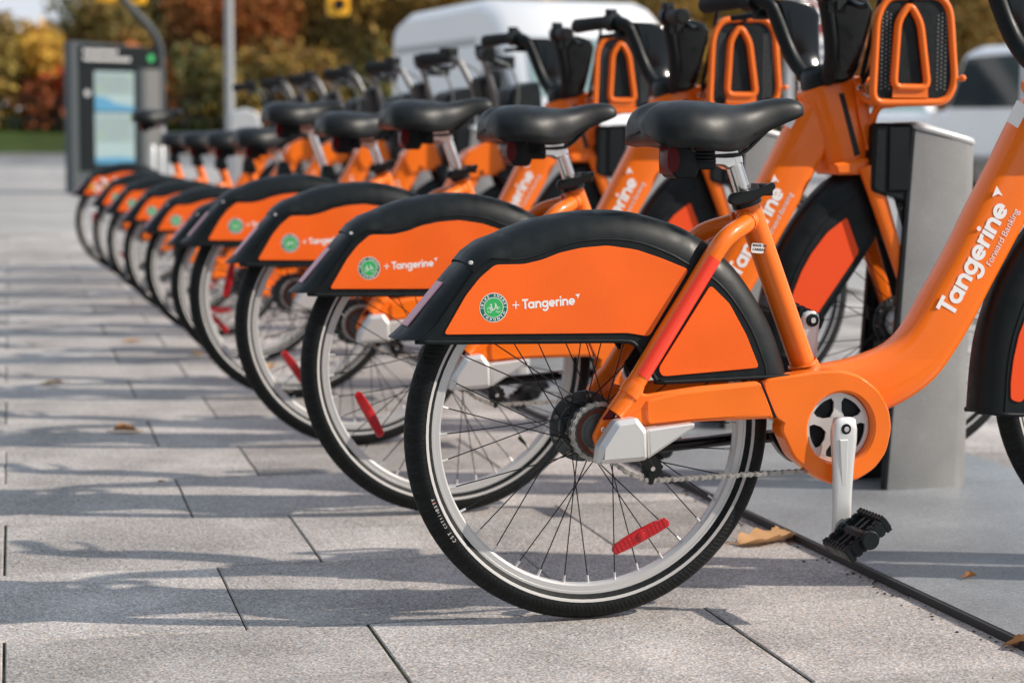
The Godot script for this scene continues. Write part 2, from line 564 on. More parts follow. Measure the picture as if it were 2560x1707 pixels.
func wheel(parent: Node, called: String, at: Vector3, R: float, front: bool, full: bool) -> Node3D:
	var w := node(parent, called, at)
	var k := R / 0.3295
	var key := "wheel%f%s%s" % [R, front, full]
	if not cache.has(key):
		var c := {}
		var st := mk()
		var pr := []
		for e in [[0.283, 0.0105], [0.2885, 0.017], [0.2935, 0.0212], [0.3, 0.0232], [0.3065, 0.0228], [0.3135, 0.0205], [0.32, 0.0162], [0.3255, 0.0098], [0.3288, 0.0034]]:
			pr += [e[0] * k, e[1]]
		for i in range(8, -1, -1): pr += [pr[i * 2], -pr[i * 2 + 1]]
		lathe(st, pr, 96 if full else 56, 60.0)
		c.tyre = fin(st)
		c.stripe = []
		for s in [1.0, -1.0]:
			st = mk()
			lathe(st, [0.2925 * k, 0.0214 * s, 0.2945 * k, 0.0224 * s, 0.2975 * k, 0.0233 * s], 96 if full else 56)
			c.stripe.append(fin(st))
		st = mk()
		lathe_hard(st, [0.2815 * k, 0.0105, 0.287 * k, 0.0112, 0.2875 * k, 0.0128, 0.281 * k, 0.0128, 0.2805 * k, 0.0118, 0.2715 * k, 0.0118, 0.2685 * k, 0.0085, 0.267 * k, 0.0, 0.2685 * k, -0.0085, 0.2715 * k, -0.0118, 0.2805 * k, -0.0118, 0.281 * k, -0.0128, 0.2875 * k, -0.0128, 0.287 * k, -0.0112, 0.2815 * k, -0.0105], 96 if full else 56)
		c.rim = fin(st)
		st = mk()
		if front:
			lathe_hard(st, [0.0, 0.05, 0.012, 0.05, 0.012, 0.034, 0.03, 0.034, 0.03, 0.029, 0.036, 0.026, 0.036, -0.026, 0.03, -0.029, 0.03, -0.034, 0.012, -0.034, 0.012, -0.05, 0.0, -0.05], 28)
		else:
			lathe_hard(st, [0.0, 0.062, 0.009, 0.062, 0.009, 0.05, 0.026, 0.048, 0.026, 0.032, 0.034, 0.032, 0.034, 0.027, 0.022, 0.024, 0.022, -0.022, 0.034, -0.025, 0.034, -0.03, 0.014, -0.03, 0.014, -0.06, 0.0, -0.06], 28)
		c.hub = fin(st)
		# brake disc with a ring of openings
		st = mk()
		lathe_hard(st, [0.018, -0.031, 0.044, -0.031, 0.047, -0.033, 0.061, -0.034, 0.062, -0.036, 0.061, -0.038, 0.018, -0.038], 40)
		c.disc = fin(st)
		st = mk()
		for i in 9:
			var g := TAU * i / 9
			prism(st, circle(Vector2(cos(g), sin(g)) * 0.0535, 0.0052, 10, 0.0038), -0.0335, -0.0325)
		for i in 6:
			var g := TAU * (i + 0.3) / 6
			prism(st, circle(Vector2(cos(g), sin(g)) * 0.034, 0.003, 8), -0.0305, -0.0295)
		c.bolts = fin(st)
		# one spoke on the x axis end, drawn between two points per index
		c.spokes = []
		var rh := 0.03
		var rr := 0.2675 * k
		var nip := mk()
		for i in 36:
			var side := 1.0 if i % 2 == 0 else -1.0
			var ga := TAU * i / 36.0
			var cross := (1.0 if (i / 2) % 2 == 0 else -1.0) * 1.18
			var gh := ga + cross
			var a := Vector3(cos(gh) * rh, sin(gh) * rh, side * 0.0285)
			var b := Vector3(cos(ga) * rr, sin(ga) * rr, side * 0.003)
			st = mk()
			tube(st, [a, b], 0.0011, 5 if full else 3, false)
			c.spokes.append(fin(st))
			var d := (b - a).normalized()
			tube(nip, [b - d * 0.012, b + d * 0.001], 0.0022, 6)
		c.nipples = fin(nip)
		st = mk()
		var va := Vector3(cos(0.7), sin(0.7), 0)
		tube(st, [va * 0.269 * k, va * 0.252 * k, va * 0.245 * k, va * 0.236 * k, va * 0.233 * k], [0.003, 0.003, 0.0042, 0.0042, 0.002], 8)
		c.valve = fin(st)
		# spoke reflector
		st = mk()
		var rp := rpoly(pl([-0.0545, -0.0085, -0.03, -0.0105, 0.03, -0.0105, 0.0545, -0.0085, 0.0565, 0.0, 0.053, 0.0075, 0.03, 0.0105, 0.0, 0.012, -0.03, 0.0105, -0.053, 0.0075, -0.0565, 0.0]), 0.002, 2)
		prism(st, rp, -0.004, 0.006, 0.0015)
		for q in range(-6, 7):
			if absi(q) > 1: box(st, V(q * 0.0078 - 0.0009, -0.0085, 0.006), V(q * 0.0078 + 0.0009, 0.0085, 0.0069), 0.0004)
		for y in [-0.0055, 0.0, 0.0055]: box(st, V(-0.05, y - 0.0006, 0.006), V(-0.009, y + 0.0006, 0.0074))
		for y in [-0.0055, 0.0, 0.0055]: box(st, V(0.009, y - 0.0006, 0.006), V(0.05, y + 0.0006, 0.0074))
		prism(st, circle(Vector2.ZERO, 0.008, 14), 0.006, 0.0085, 0.001)
		prism(st, circle(Vector2.ZERO, 0.004, 10), 0.0085, 0.01, 0.0008)
		c.reflector = fin(st)
		cache[key] = c
	var C: Dictionary = cache[key]
	put(w, "tyre", C.tyre, M.tyre_rubber)
	for q in 2: put(w, "reflective_stripe", C.stripe[q], M.tyre_stripe)
	put(w, "rim", C.rim, M.rim_alloy)
	put(w, "hub", C.hub, M.hub_dark if not front else M.cast_alloy)
	put(w, "brake_disc", C.disc, M.hub_dark)
	put(w, "bolts", C.bolts, M.chain_steel).set_meta("kind", "stuff")
	for i in 36:
		put(w, "spoke", C.spokes[i], M.spoke_steel)
	put(w, "spoke_nipples", C.nipples, M.cast_alloy)
	put(w, "valve", C.valve, M.rubber)
	for s in [0.0, PI]:
		var g = deg_to_rad(-64.7) + s
		var rf := put(w, "reflector", C.reflector, M.reflector_red)
		rf.transform = Transform3D(Basis(Vector3(0, 0, 1), g + PI / 2), Vector3(cos(g) * 0.208 * k, sin(g) * 0.208 * k, 0.013 if s == 0.0 else -0.012))
	if full and not front:
		tyre_print(w)
	return w

func tyre_print(w: Node) -> void:
	var a := deg_to_rad(215.5)
	var o := node(w, "tyre_lettering")
	for e in [["CST", 0.0, 0.011, "white_print"], ["CSTtires", 0.062, 0.0085, "white_print"], ["CITY", -0.17, 0.0095, "white_print"], ["2", -0.215, 0.008, "orange_print"]]:
		arc_words(o, "letter", e[0], Vector3(0, 0, 0.0237), 0.3045, a - absf(e[1]) - (0.0 if e[1] == 0.0 else 0.03), -0.021 * e[2] / 0.0095, e[2] * 0.8, M.tyre_stripe if e[3] == "white_print" else M[e[3]], true)

# ---------------------------------------------------------------- bicycle: rear fender with its side panels
func f2(p: Vector2, k: float, dx: float, w := 0.0) -> Vector2:
	p -= Vector2(p.x + 1.19, p.y - 0.83) * w / 3.33
	return Vector2(p.x * k + dx, p.y * k)

func poly_k(a: Array, k: float, dx: float, w := 0.016) -> PackedVector2Array:
	var o := PackedVector2Array()
	for v in pl(a): o.append(f2(v, k, dx, w))
	return o

# crown between the outer outline P and the shoulder line Q (both lists of 2D points), width hz
func crown(st: SurfaceTool, P: Array, Q: Array, hz: float) -> void:
	var rings := []
	for i in P.size():
		var p: Vector2 = P[i]
		var q: Vector2 = Q[i]
		var ring := PackedVector3Array()
		for t in [-1.0, -0.985, -0.93, -0.8, -0.6, -0.35, 0.0, 0.35, 0.6, 0.8, 0.93, 0.985, 1.0]:
			var h := 1.0 - pow(absf(t), 3.2)
			if absf(t) == 1.0: h = 0.0
			var v := q.lerp(p, pow(h, 0.62))
			ring.append(Vector3(v.x, v.y, hz * t))
		rings.append(ring)
	loft(st, rings, false, false)

func resample(p: Array, n: int) -> Array:
	var len_ := [0.0]
	for i in p.size() - 1: len_.append(len_[-1] + p[i].distance_to(p[i + 1]))
	var o := []
	var j := 0
	for i in n:
		var t: float = len_[-1] * i / (n - 1)
		while j < p.size() - 2 and len_[j + 1] < t: j += 1
		o.append(p[j].lerp(p[j + 1], clampf((t - len_[j]) / maxf(1e-6, len_[j + 1] - len_[j]), 0, 1)))
	return o

func vlist(a: Array, k: float, dx: float, w := 0.0) -> Array:
	var o := []
	for v in pl(a): o.append(f2(v, k, dx, w))
	return o

func rear_fender(root: Node, k: float, dx: float, style: String) -> Node3D:
	var f := node(root, "rear_fender")
	var key := "rf%f%s" % [k, style]
	var HZ := 0.058
	if not cache.has(key):
		var c := {}
		var P := vlist([-0.352, 0.494, -0.325, 0.518, -0.297, 0.552, -0.269, 0.584, -0.245, 0.611, -0.222, 0.632, -0.198, 0.650, -0.165, 0.669, -0.135, 0.681, -0.105, 0.690, -0.045, 0.701, 0.016, 0.7045, 0.078, 0.698, 0.141, 0.680, 0.180, 0.661, 0.211, 0.641, 0.253, 0.605, 0.295, 0.551, 0.326, 0.497, 0.350, 0.434, 0.355, 0.412], k, dx)
		var Q := vlist([-0.310, 0.494, -0.286, 0.515, -0.262, 0.548, -0.241, 0.576, -0.224, 0.598, -0.207, 0.614, -0.190, 0.624, -0.160, 0.624, -0.135, 0.6255, -0.107, 0.632, -0.052, 0.650, 0.012, 0.656, 0.072, 0.649, 0.125, 0.630, 0.150, 0.617, 0.176, 0.603, 0.209, 0.584, 0.241, 0.552, 0.277, 0.500, 0.304, 0.438, 0.308, 0.412], k, dx, 0.016)
		var st := mk()
		crown(st, curve(P, 4), curve(Q, 4), HZ)
		# flat sides, with the cut-out over the hub
		var skirt := poly_k([-0.310, 0.494, -0.300, 0.489, -0.087, 0.485, 0.040, 0.4825, 0.066, 0.476, 0.080, 0.462, 0.094, 0.432, 0.103, 0.416, 0.118, 0.409, 0.308, 0.412], k, dx)
		var qs := curve(Q, 2)
		qs.reverse()
		for i in range(1, qs.size() - 1): skirt.append(qs[i])
		for s in [1.0, -1.0]:
			prism(st, skirt, HZ * s - 0.0015, HZ * s + 0.0015)
		# lip along the lower edge
		for s in [1.0, -1.0]:
			var lip := []
			for v in curve(vlist([-0.318, 0.4925, -0.300, 0.490, -0.087, 0.486, 0.040, 0.4835, 0.064, 0.477, 0.078, 0.463, 0.093, 0.432, 0.104, 0.416, 0.119, 0.411, 0.308, 0.414, 0.352, 0.414], k, dx, 0.016), 3):
				lip.append(Vector3(v.x, v.y, (HZ + 0.0005) * s if v.x > -0.33 * k + dx else 0.02 * s))
			tube(st, lip, 0.0042, 7)
		# raised edge round the panel
		for s in [1.0, -1.0]:
			var rim := []
			for v in curve(Q, 3): rim.append(Vector3(v.x, v.y, (HZ + 0.0003) * s))
			tube(st, rim, 0.0024, 6, false)
		c.shell = fin(st)
		st = mk()
		crown(st, vlist([-0.238, 0.622, -0.224, 0.6385, -0.200, 0.6555, -0.180, 0.6625, -0.157, 0.6715], k, dx), vlist([-0.222, 0.602, -0.208, 0.616, -0.192, 0.6268, -0.176, 0.6262, -0.158, 0.6248], k, dx, 0.016), HZ + 0.003)
		c.cap = fin(st)
		var a := poly_k([-0.186, 0.616, -0.136, 0.616, -0.103, 0.623, -0.074, 0.634, -0.035, 0.642, 0.011, 0.6455, 0.063, 0.638, 0.109, 0.623, 0.160, 0.603, 0.089, 0.490, 0.050, 0.497, -0.274, 0.502, -0.236, 0.566, -0.213, 0.594], k, dx)
		c.panel = []
		var b := poly_k([0.200, 0.576, 0.236, 0.543, 0.268, 0.489, 0.2935, 0.431, 0.113, 0.421, 0.106, 0.435], k, dx)
		for s in [1.0, -1.0]:
			for q in [a, b]:
				st = mk()
				prism(st, rpoly(q, 0.008, 3), s * (HZ + 0.0028) - 0.0012, s * (HZ + 0.0028) + 0.0012, 0.0006)
				c.panel.append(fin(st))
		st = mk()
		var t0 := f2(Vector2(-0.268, 0.586), k, dx)
		var t1 := f2(Vector2(-0.329, 0.515), k, dx)
		var nn := Vector2(-(t1 - t0).y, (t1 - t0).x).normalized() * -1.0
		if nn.x > 0: nn = -nn
		var ring := []
		for e in [t0, t1]:
			var rr := PackedVector3Array()
			for q in [[-0.021, 0.0], [-0.017, 0.0012], [0.017, 0.0012], [0.021, 0.0], [0.017, -0.006], [-0.017, -0.006]]:
				var w2: Vector2 = e + nn * q[1]
				rr.append(Vector3(w2.x, w2.y, q[0]))
			ring.append(rr)
		loft(st, ring, true, true, -1)
		c.reflector = fin(st)
		c.screw = []
		var sc := f2(Vector2(-0.226, 0.6195), k, dx, 0.016)
		for s in [1.0]:
			st = mk()
			prism(st, circle(sc, 0.0035, 12), s * 0.0565 - 0.003, s * 0.0565 + 0.003, 0.0008)
			c.screw.append(fin(st))
		cache[key] = c
	var C: Dictionary = cache[key]
	put(f, "shell", C.shell, M.black_plastic)
	put(f, "cap", C.cap, M.black_plastic)
	for q in 4: put(f, "panel", C.panel[q], M.orange_panel)
	put(f, "tail_reflector", C.reflector, M.reflector_pink)
	for q in C.screw: put(f, "screw", q, M.cast_alloy)
	if style == "spots":
		var cols := ["white_print", "sign_red", "yellow_print", "white_print", "orange_print"]
		var r2 := RandomNumberGenerator.new()
		r2.seed = 4
		for i in 46:
			var st := mk()
			var p := f2(Vector2(r2.randf_range(-0.23, 0.13), 0.83), k, dx, 0.016)
			var top := 0.60 if absf(p.x + 0.03) < 0.12 else 0.575
			p.y = r2.randf_range(0.515, top) * k
			var rad := r2.randf_range(0.006, 0.016)
			var z := HZ + 0.0042 + 0.00008 * i
			var c2 := circle(p, rad, 14)
			for j in range(1, 13): tri(st, z3(c2[0], z), z3(c2[j + 1], z), z3(c2[j], z))
			part(f, "printed_spot", st, M[cols[i % 5]])
		return f
	# printed roundel and lettering
	var z := HZ + 0.0043
	var c0 := f2(Vector2(-0.188, 0.545), k, dx, 0.016)
	roundel(f, Vector3(c0.x, c0.y, z), 0.0243)
	if k > 0.95:
		var st := mk()
		stroke(st, [Vector2(-0.006, 0), Vector2(0.006, 0)], 0.0019, 0.0)
		stroke(st, [Vector2(0, -0.0065), Vector2(0, 0.0065)], 0.0019, 0.00004)
		var pm := part(f, "plus_sign", st, M.white_print)
		pm.position = z3(f2(Vector2(-0.1495, 0.5485), k, dx, 0.016), z)
		if not cache.has("wm_small"): cache["wm_small"] = wordmark(0.01105)
		var wm := put(f, "lettering", cache["wm_small"], M.white_print)
		wm.transform = Transform3D(Basis(Vector3(0, 0, 1), 0.06), z3(f2(Vector2(-0.138, 0.5415), k, dx, 0.016), z))
	return f

func roundel(parent: Node, c: Vector3, r: float) -> void:
	if not cache.has("roundel"):
		var c2 := {}
		var rings := [[1.0, "white", 0.0], [0.955, "dark", 0.00012], [0.70, "white", 0.00024], [0.66, "light", 0.00036]]
		for e in rings:
			var st := mk()
			var p := circle(Vector2.ZERO, r * e[0], 40)
			for j in range(1, 39): tri(st, z3(p[0], e[2]), z3(p[j + 1], e[2]), z3(p[j], e[2]))
			c2[e[1] + str(e[0])] = fin(st)
		var st := mk()
		var u := r * 0.66
		for e in [[-0.42, -0.22], [0.48, -0.22]]:
			stroke(st, _sc(arcp(Vector2(e[0], e[1]), 0.26, 35, 165, 10), u), 0.055 * u, 0.0)
			stroke(st, _sc(arcp(Vector2(e[0], e[1]), 0.26, 200, 330, 10), u), 0.055 * u, 0.0)
		for l in [[-0.42, -0.22, -0.1, -0.28], [-0.1, -0.28, -0.3, 0.3], [-0.42, 0.32, -0.18, 0.32], [-0.1, -0.28, 0.12, -0.1], [0.12, -0.1, 0.24, 0.38], [0.24, 0.38, 0.1, 0.44], [0.24, 0.3, 0.48, -0.22], [-0.42, -0.22, -0.24, 0.12]]:
			stroke(st, [Vector2(l[0], l[1]) * u, Vector2(l[2], l[3]) * u], 0.075 * u, 0.00003)
		c2.bike = fin(st)
		st = mk()
		for s in [-1.0, 1.0]:
			stroke(st, [Vector2(0.69 * r * s, 0.03 * r * s), Vector2(0.96 * r * s, 0.04 * r * s)], 0.03 * r, 0.0)
		c2.ticks = fin(st)
		cache["roundel"] = c2
	var C: Dictionary = cache["roundel"]
	for e in [["white1.0", "white_print"], ["dark0.955", "green_dark"], ["white0.7", "white_print"], ["light0.66", "green_light"]]:
		var o := put(parent, "roundel", C[e[0]], M[e[1]])
		o.position = c
	var b := put(parent, "roundel_bicycle", C.bike, M.white_print)
	b.position = c + Vector3(0, 0, 0.0005)
	var tk := put(parent, "roundel_tick", C.ticks, M.white_print)
	tk.position = c + Vector3(0, 0, 0.00022)
	arc_words(parent, "roundel_letter", "BIKE SHARE", c + Vector3(0, 0, 0.0004), r * 0.825, deg_to_rad(168), deg_to_rad(-16.6), 0.0054, M.white_print, true, 1.3)
	arc_words(parent, "roundel_letter", "TORONTO", c + Vector3(0, 0, 0.0004), r * 0.825, deg_to_rad(216), deg_to_rad(19.6), 0.0054, M.white_print, false, 1.3)

func _sc(p: Array, u: float) -> Array:
	var o := []
	for v in p: o.append(v * u)
	return o

# ---------------------------------------------------------------- bicycle: saddle on its post (a part that slides up)
func saddle_parts(root: Node, lift: float, old := false) -> void:
	var up := Vector3(-0.0248, 0.0688, 0).normalized()       # direction of the post
	var d := up * lift
	if not cache.has("saddle"):
		var st := mk()
		# s, top, bottom, half width, groove, wrap
		var stn := [
			[0.0835, 0.843, 0.832, 0.022, 0.001], [0.0838, 0.853, 0.825, 0.052, 0.004], [0.0862, 0.865, 0.8185, 0.073, 0.008], [0.0925, 0.876, 0.8135, 0.088, 0.012], [0.104, 0.8835, 0.811, 0.097, 0.014], [0.12, 0.888, 0.809, 0.103, 0.014], [0.142, 0.8905, 0.810, 0.106, 0.012], [0.170, 0.8905, 0.8055, 0.105, 0.009],
			[0.198, 0.889, 0.803, 0.097, 0.007], [0.222, 0.8865, 0.8035, 0.084, 0.006], [0.245, 0.8850, 0.808, 0.068, 0.005], [0.266, 0.8855, 0.816, 0.0545, 0.004], [0.290, 0.889, 0.829, 0.044, 0.003], [0.315, 0.8935, 0.841, 0.0375, 0.002],
			[0.342, 0.8965, 0.852, 0.0345, 0.001], [0.364, 0.8945, 0.860, 0.0315, 0.0], [0.378, 0.888, 0.866, 0.025, 0.0], [0.3845, 0.880, 0.870, 0.013, 0.0]]
		var rings := []
		for e in curve_rows(stn, 3):
			var ring := PackedVector3Array()
			for i in 33:
				var g := PI * i / 32.0
				var cz := -cos(g)
				var h := pow(sin(g), 0.62) if sin(g) > 1e-6 else 0.0
				var z: float = e[3] * signf(cz) * pow(absf(cz), 0.8)
				var y: float = lerpf(e[2], e[1], h) - e[4] * exp(-pow(z / 0.016, 2.0))
				ring.append(Vector3(e[0], y, z))
			for i in range(1, 8):
				var t := 1.0 - 2.0 * i / 8.0
				ring.append(Vector3(e[0] + clampf((0.1 - e[0]) * 0.3, -0.004, 0.004), e[2] + 0.004, e[3] * 0.88 * t))
			rings.append(ring)
		loft(st, rings, true, true)
		cache["saddle"] = fin(st)
		st = mk()
		for s in [-1.0, 1.0]:
			tube(st, curve([V(0.15, 0.822, 0.035 * s), V(0.175, 0.803, 0.026 * s), V(0.21, 0.797, 0.022 * s), V(0.262, 0.799, 0.02 * s), V(0.30, 0.826, 0.014 * s), V(0.335, 0.856, 0.006 * s)], 4), 0.0042, 7)
		prism(st, rpoly(pl([0.155, 0.832, 0.285, 0.836, 0.262, 0.806, 0.16, 0.806]), 0.008, 3), -0.05, 0.05, 0.004)
		cache["saddle_rails"] = fin(st)
		st = mk()
		# tail light housing and bellows
		prism(st, rpoly(pl([0.131, 0.816, 0.160, 0.818, 0.176, 0.808, 0.184, 0.773, 0.176, 0.757, 0.141, 0.757, 0.134, 0.768]), 0.006, 3), -0.03, 0.03, 0.003)
		for i in 4:
			var rb := []
			for q in 16:
				var g := TAU * q / 16
				rb.append(V(0.192, 0.806 - i * 0.0062, 0) + V(cos(g) * 0.024, 0, sin(g) * 0.034))
			tube(st, rb, 0.0034, 6, false, true)
		prism(st, rpoly(pl([0.165, 0.79, 0.216, 0.795, 0.216, 0.772, 0.165, 0.772]), 0.006, 3), -0.026, 0.026, 0.002)
		cache["light_housing"] = fin(st)
		st = mk()
		var lens := []
		for i in 9:
			var a := PI * i / 8.0
			var ring := PackedVector3Array()
			for q in 14:
				var g := PI * q / 13.0 - PI / 2
				ring.append(V(0.1345 - cos(g) * 0.007 * sin(a) - (0.79 - 0.763) * 0.0, 0.789 + cos(a) * 0.025, sin(g) * (0.0315)))
			lens.append(ring)
		loft(st, lens, false, false)
		prism(st, circle(Vector2(0.1345, 0.789), 0.0115, 18, 0.022), 0.029, 0.0315)
		cache["light_lens"] = fin(st)
		st = mk()
		var base := V(0.2845, 0.712, 0)
		tube(st, [base, base + up * 0.0835], 0.0148, 20)
		cache["post_short"] = fin(st)
		st = mk()
		tube(st, [base - up * 0.14, base + up * 0.0835], 0.0148, 20)
		cache["post"] = fin(st)
		st = mk()
		var hd := rpoly(pl([0.2, 0.779, 0.236, 0.777, 0.2435, 0.771, 0.2725, 0.782, 0.2705, 0.795, 0.262, 0.800, 0.25, 0.7985, 0.205, 0.7945]), 0.004, 3)
		prism(st, hd, -0.0145, 0.0145, 0.004)
		prism(st, rpoly(pl([0.212, 0.797, 0.257, 0.8, 0.257, 0.8085, 0.212, 0.806]), 0.002, 2), -0.026, 0.026, 0.0015)
		cache["post_head"] = fin(st)
	var C := cache
	var grp: Array = [["seat_post", C["post"], M.chrome], ["post_head", C["post_head"], M.chrome], ["saddle", C["saddle"], M.saddle_skin], ["saddle_rails", C["saddle_rails"], M.black_gloss], ["tail_light", C["light_housing"], M.black_plastic], ["tail_light_lens", C["light_lens"], M.lens_dark_red]]
	for e in grp:
		var o := put(root, e[0], e[1], e[2])
		o.position = d

func curve_rows(rows: Array, seg: int) -> Array:
	var o := []
	for i in rows.size() - 1:
		for k in seg:
			var r := []
			for c in rows[i].size():
				r.append(cubic_interpolate(rows[i][c], rows[i + 1][c], rows[maxi(i - 1, 0)][c], rows[mini(i + 2, rows.size() - 1)][c], float(k) / seg))
			o.append(r)
	o.append(rows[-1])
	return o

# ---------------------------------------------------------------- bicycle: pedal and crank
func pedal_mesh() -> ArrayMesh:
	# local: axle along z from 0 (crank side) to 0.1, platform along x
	var st := mk()
	for sx in [-1.0, 1.0]:
		prism(st, rpoly(pl([sx * 0.034, -0.012, sx * 0.047, -0.011, sx * 0.047, 0.011, sx * 0.034, 0.012]), 0.003, 2), 0.008, 0.098, 0.002)
	for z in [0.008, 0.086]:
		prism(st, rpoly(pl([-0.036, -0.012, 0.036, -0.012, 0.036, 0.012, -0.036, 0.012]), 0.004, 2), z, z + 0.012, 0.002)
	prism(st, circle(Vector2.ZERO, 0.0125, 16), 0.0, 0.104, 0.002)
	for z in [0.04, 0.058]:
		box(st, V(-0.036, -0.008, z - 0.004), V(0.036, 0.009, z + 0.004), 0.001)
	# grip studs along both faces
	for sy in [-1.0, 1.0]:
		for sx in [-1.0, 1.0]:
			for i in 8:
				box(st, V(sx * 0.0405 - 0.005, sy * 0.0125 - 0.003, 0.011 + i * 0.0112), V(sx * 0.0405 + 0.005, sy * 0.0125 + 0.003, 0.018 + i * 0.0112), 0.0012)
		for i in 5:
			box(st, V(-0.03 + i * 0.013, sy * 0.0125 - 0.0025, 0.012), V(-0.021 + i * 0.013, sy * 0.0125 + 0.0025, 0.019), 0.001)
			box(st, V(-0.03 + i * 0.013, sy * 0.0125 - 0.0025, 0.088), V(-0.021 + i * 0.013, sy * 0.0125 + 0.0025, 0.095), 0.001)
	prism(st, circle(Vector2.ZERO, 0.0165, 20), 0.098, 0.107, 0.002)
	return fin(st)

func crank_mesh() -> ArrayMesh:
	# arm hanging from the origin down to -0.176, outer face towards +z
	var st := mk()
	var rings := []
	for e in [[0.02, 0.010, 0.006], [0.017, 0.016, 0.008], [0.0, 0.0195, 0.0095], [-0.02, 0.0195, 0.009], [-0.06, 0.0165, 0.007], [-0.11, 0.0145, 0.0065], [-0.155, 0.014, 0.0065], [-0.176, 0.0145, 0.0065], [-0.187, 0.0115, 0.006], [-0.191, 0.005, 0.005]]:
		var r := PackedVector3Array()
		var zc: float = 0.010 * clampf(-e[0] / 0.17, 0, 1)
		for q in 20:
			var g := TAU * q / 20
			r.append(V(e[1] * 1.22 * signf(cos(g)) * pow(absf(cos(g)), 0.55), e[0], zc + e[2] * signf(sin(g)) * pow(absf(sin(g)), 0.55)))
		rings.append(r)
	loft(st, rings, true, true)
	# raised rib on the outer face
	prism(st, pl([-0.013, -0.018, 0.004, -0.018, 0.0065, -0.15, 0.001, -0.152]), 0.006, 0.0125, 0.0015)
	return fin(st)

func chain_mesh(path: Array, w: float) -> ArrayMesh:
	var st := mk()
	var total := 0.0
	for i in path.size() - 1: total += path[i].distance_to(path[i + 1])
	var n := int(total / 0.0127)
	var pts := resample(path, n + 1)
	for i in n:
		var a: Vector2 = pts[i]
		var b: Vector2 = pts[i + 1]
		var t := (b - a).normalized()
		var nn := Vector2(-t.y, t.x)
		var ol := []
		for q in 7: ol.append(a + (-t * sin(PI * q / 6.0) - nn * -cos(PI * q / 6.0)) * 0.0043)
		ol.append(a.lerp(b, 0.5) - nn * 0.0026)
		for q in 7: ol.append(b + (t * sin(PI * q / 6.0) - nn * cos(PI * q / 6.0)) * 0.0043)
		ol.append(a.lerp(b, 0.5) + nn * 0.0026)
		var p := PackedVector2Array(ol)
		var o := 0.0052 if i % 2 == 0 else 0.003
		for s in [-1.0, 1.0]: prism(st, p, w + s * o - 0.0006, w + s * o + 0.0006)
		prism(st, circle(a, 0.0021, 8), w - 0.0068, w + 0.0068)
	return fin(st)

func chainring_mesh() -> ArrayMesh:
	var st := mk()
	# outer ring, inner boss and five arms
	for e in [[0.0535, 0.0612], [0.0, 0.022]]:
		lathe_hard(st, [maxf(e[0], 0.0001), 0.0, maxf(e[0], 0.0001), 0.004, e[1], 0.004, e[1], 0.0], 60)
	for i in 5:
		var g := TAU * i / 5 + PI / 2
		var d := Vector2(cos(g), sin(g))
		var n := Vector2(-d.y, d.x)
		var p := PackedVector2Array([d * 0.018 - n * 0.0135, d * 0.03 - n * 0.0075, d * 0.045 - n * 0.0072, d * 0.0535 - n * 0.013, d * 0.056, d * 0.0535 + n * 0.013, d * 0.045 + n * 0.0072, d * 0.03 + n * 0.0075, d * 0.018 + n * 0.0135])
		prism(st, p, 0.0003, 0.0043)
	return fin(st)

func tangents(list: Array, z: float) -> Array:
	var o := []
	for v in list: o.append(z3(v, z))
	return o

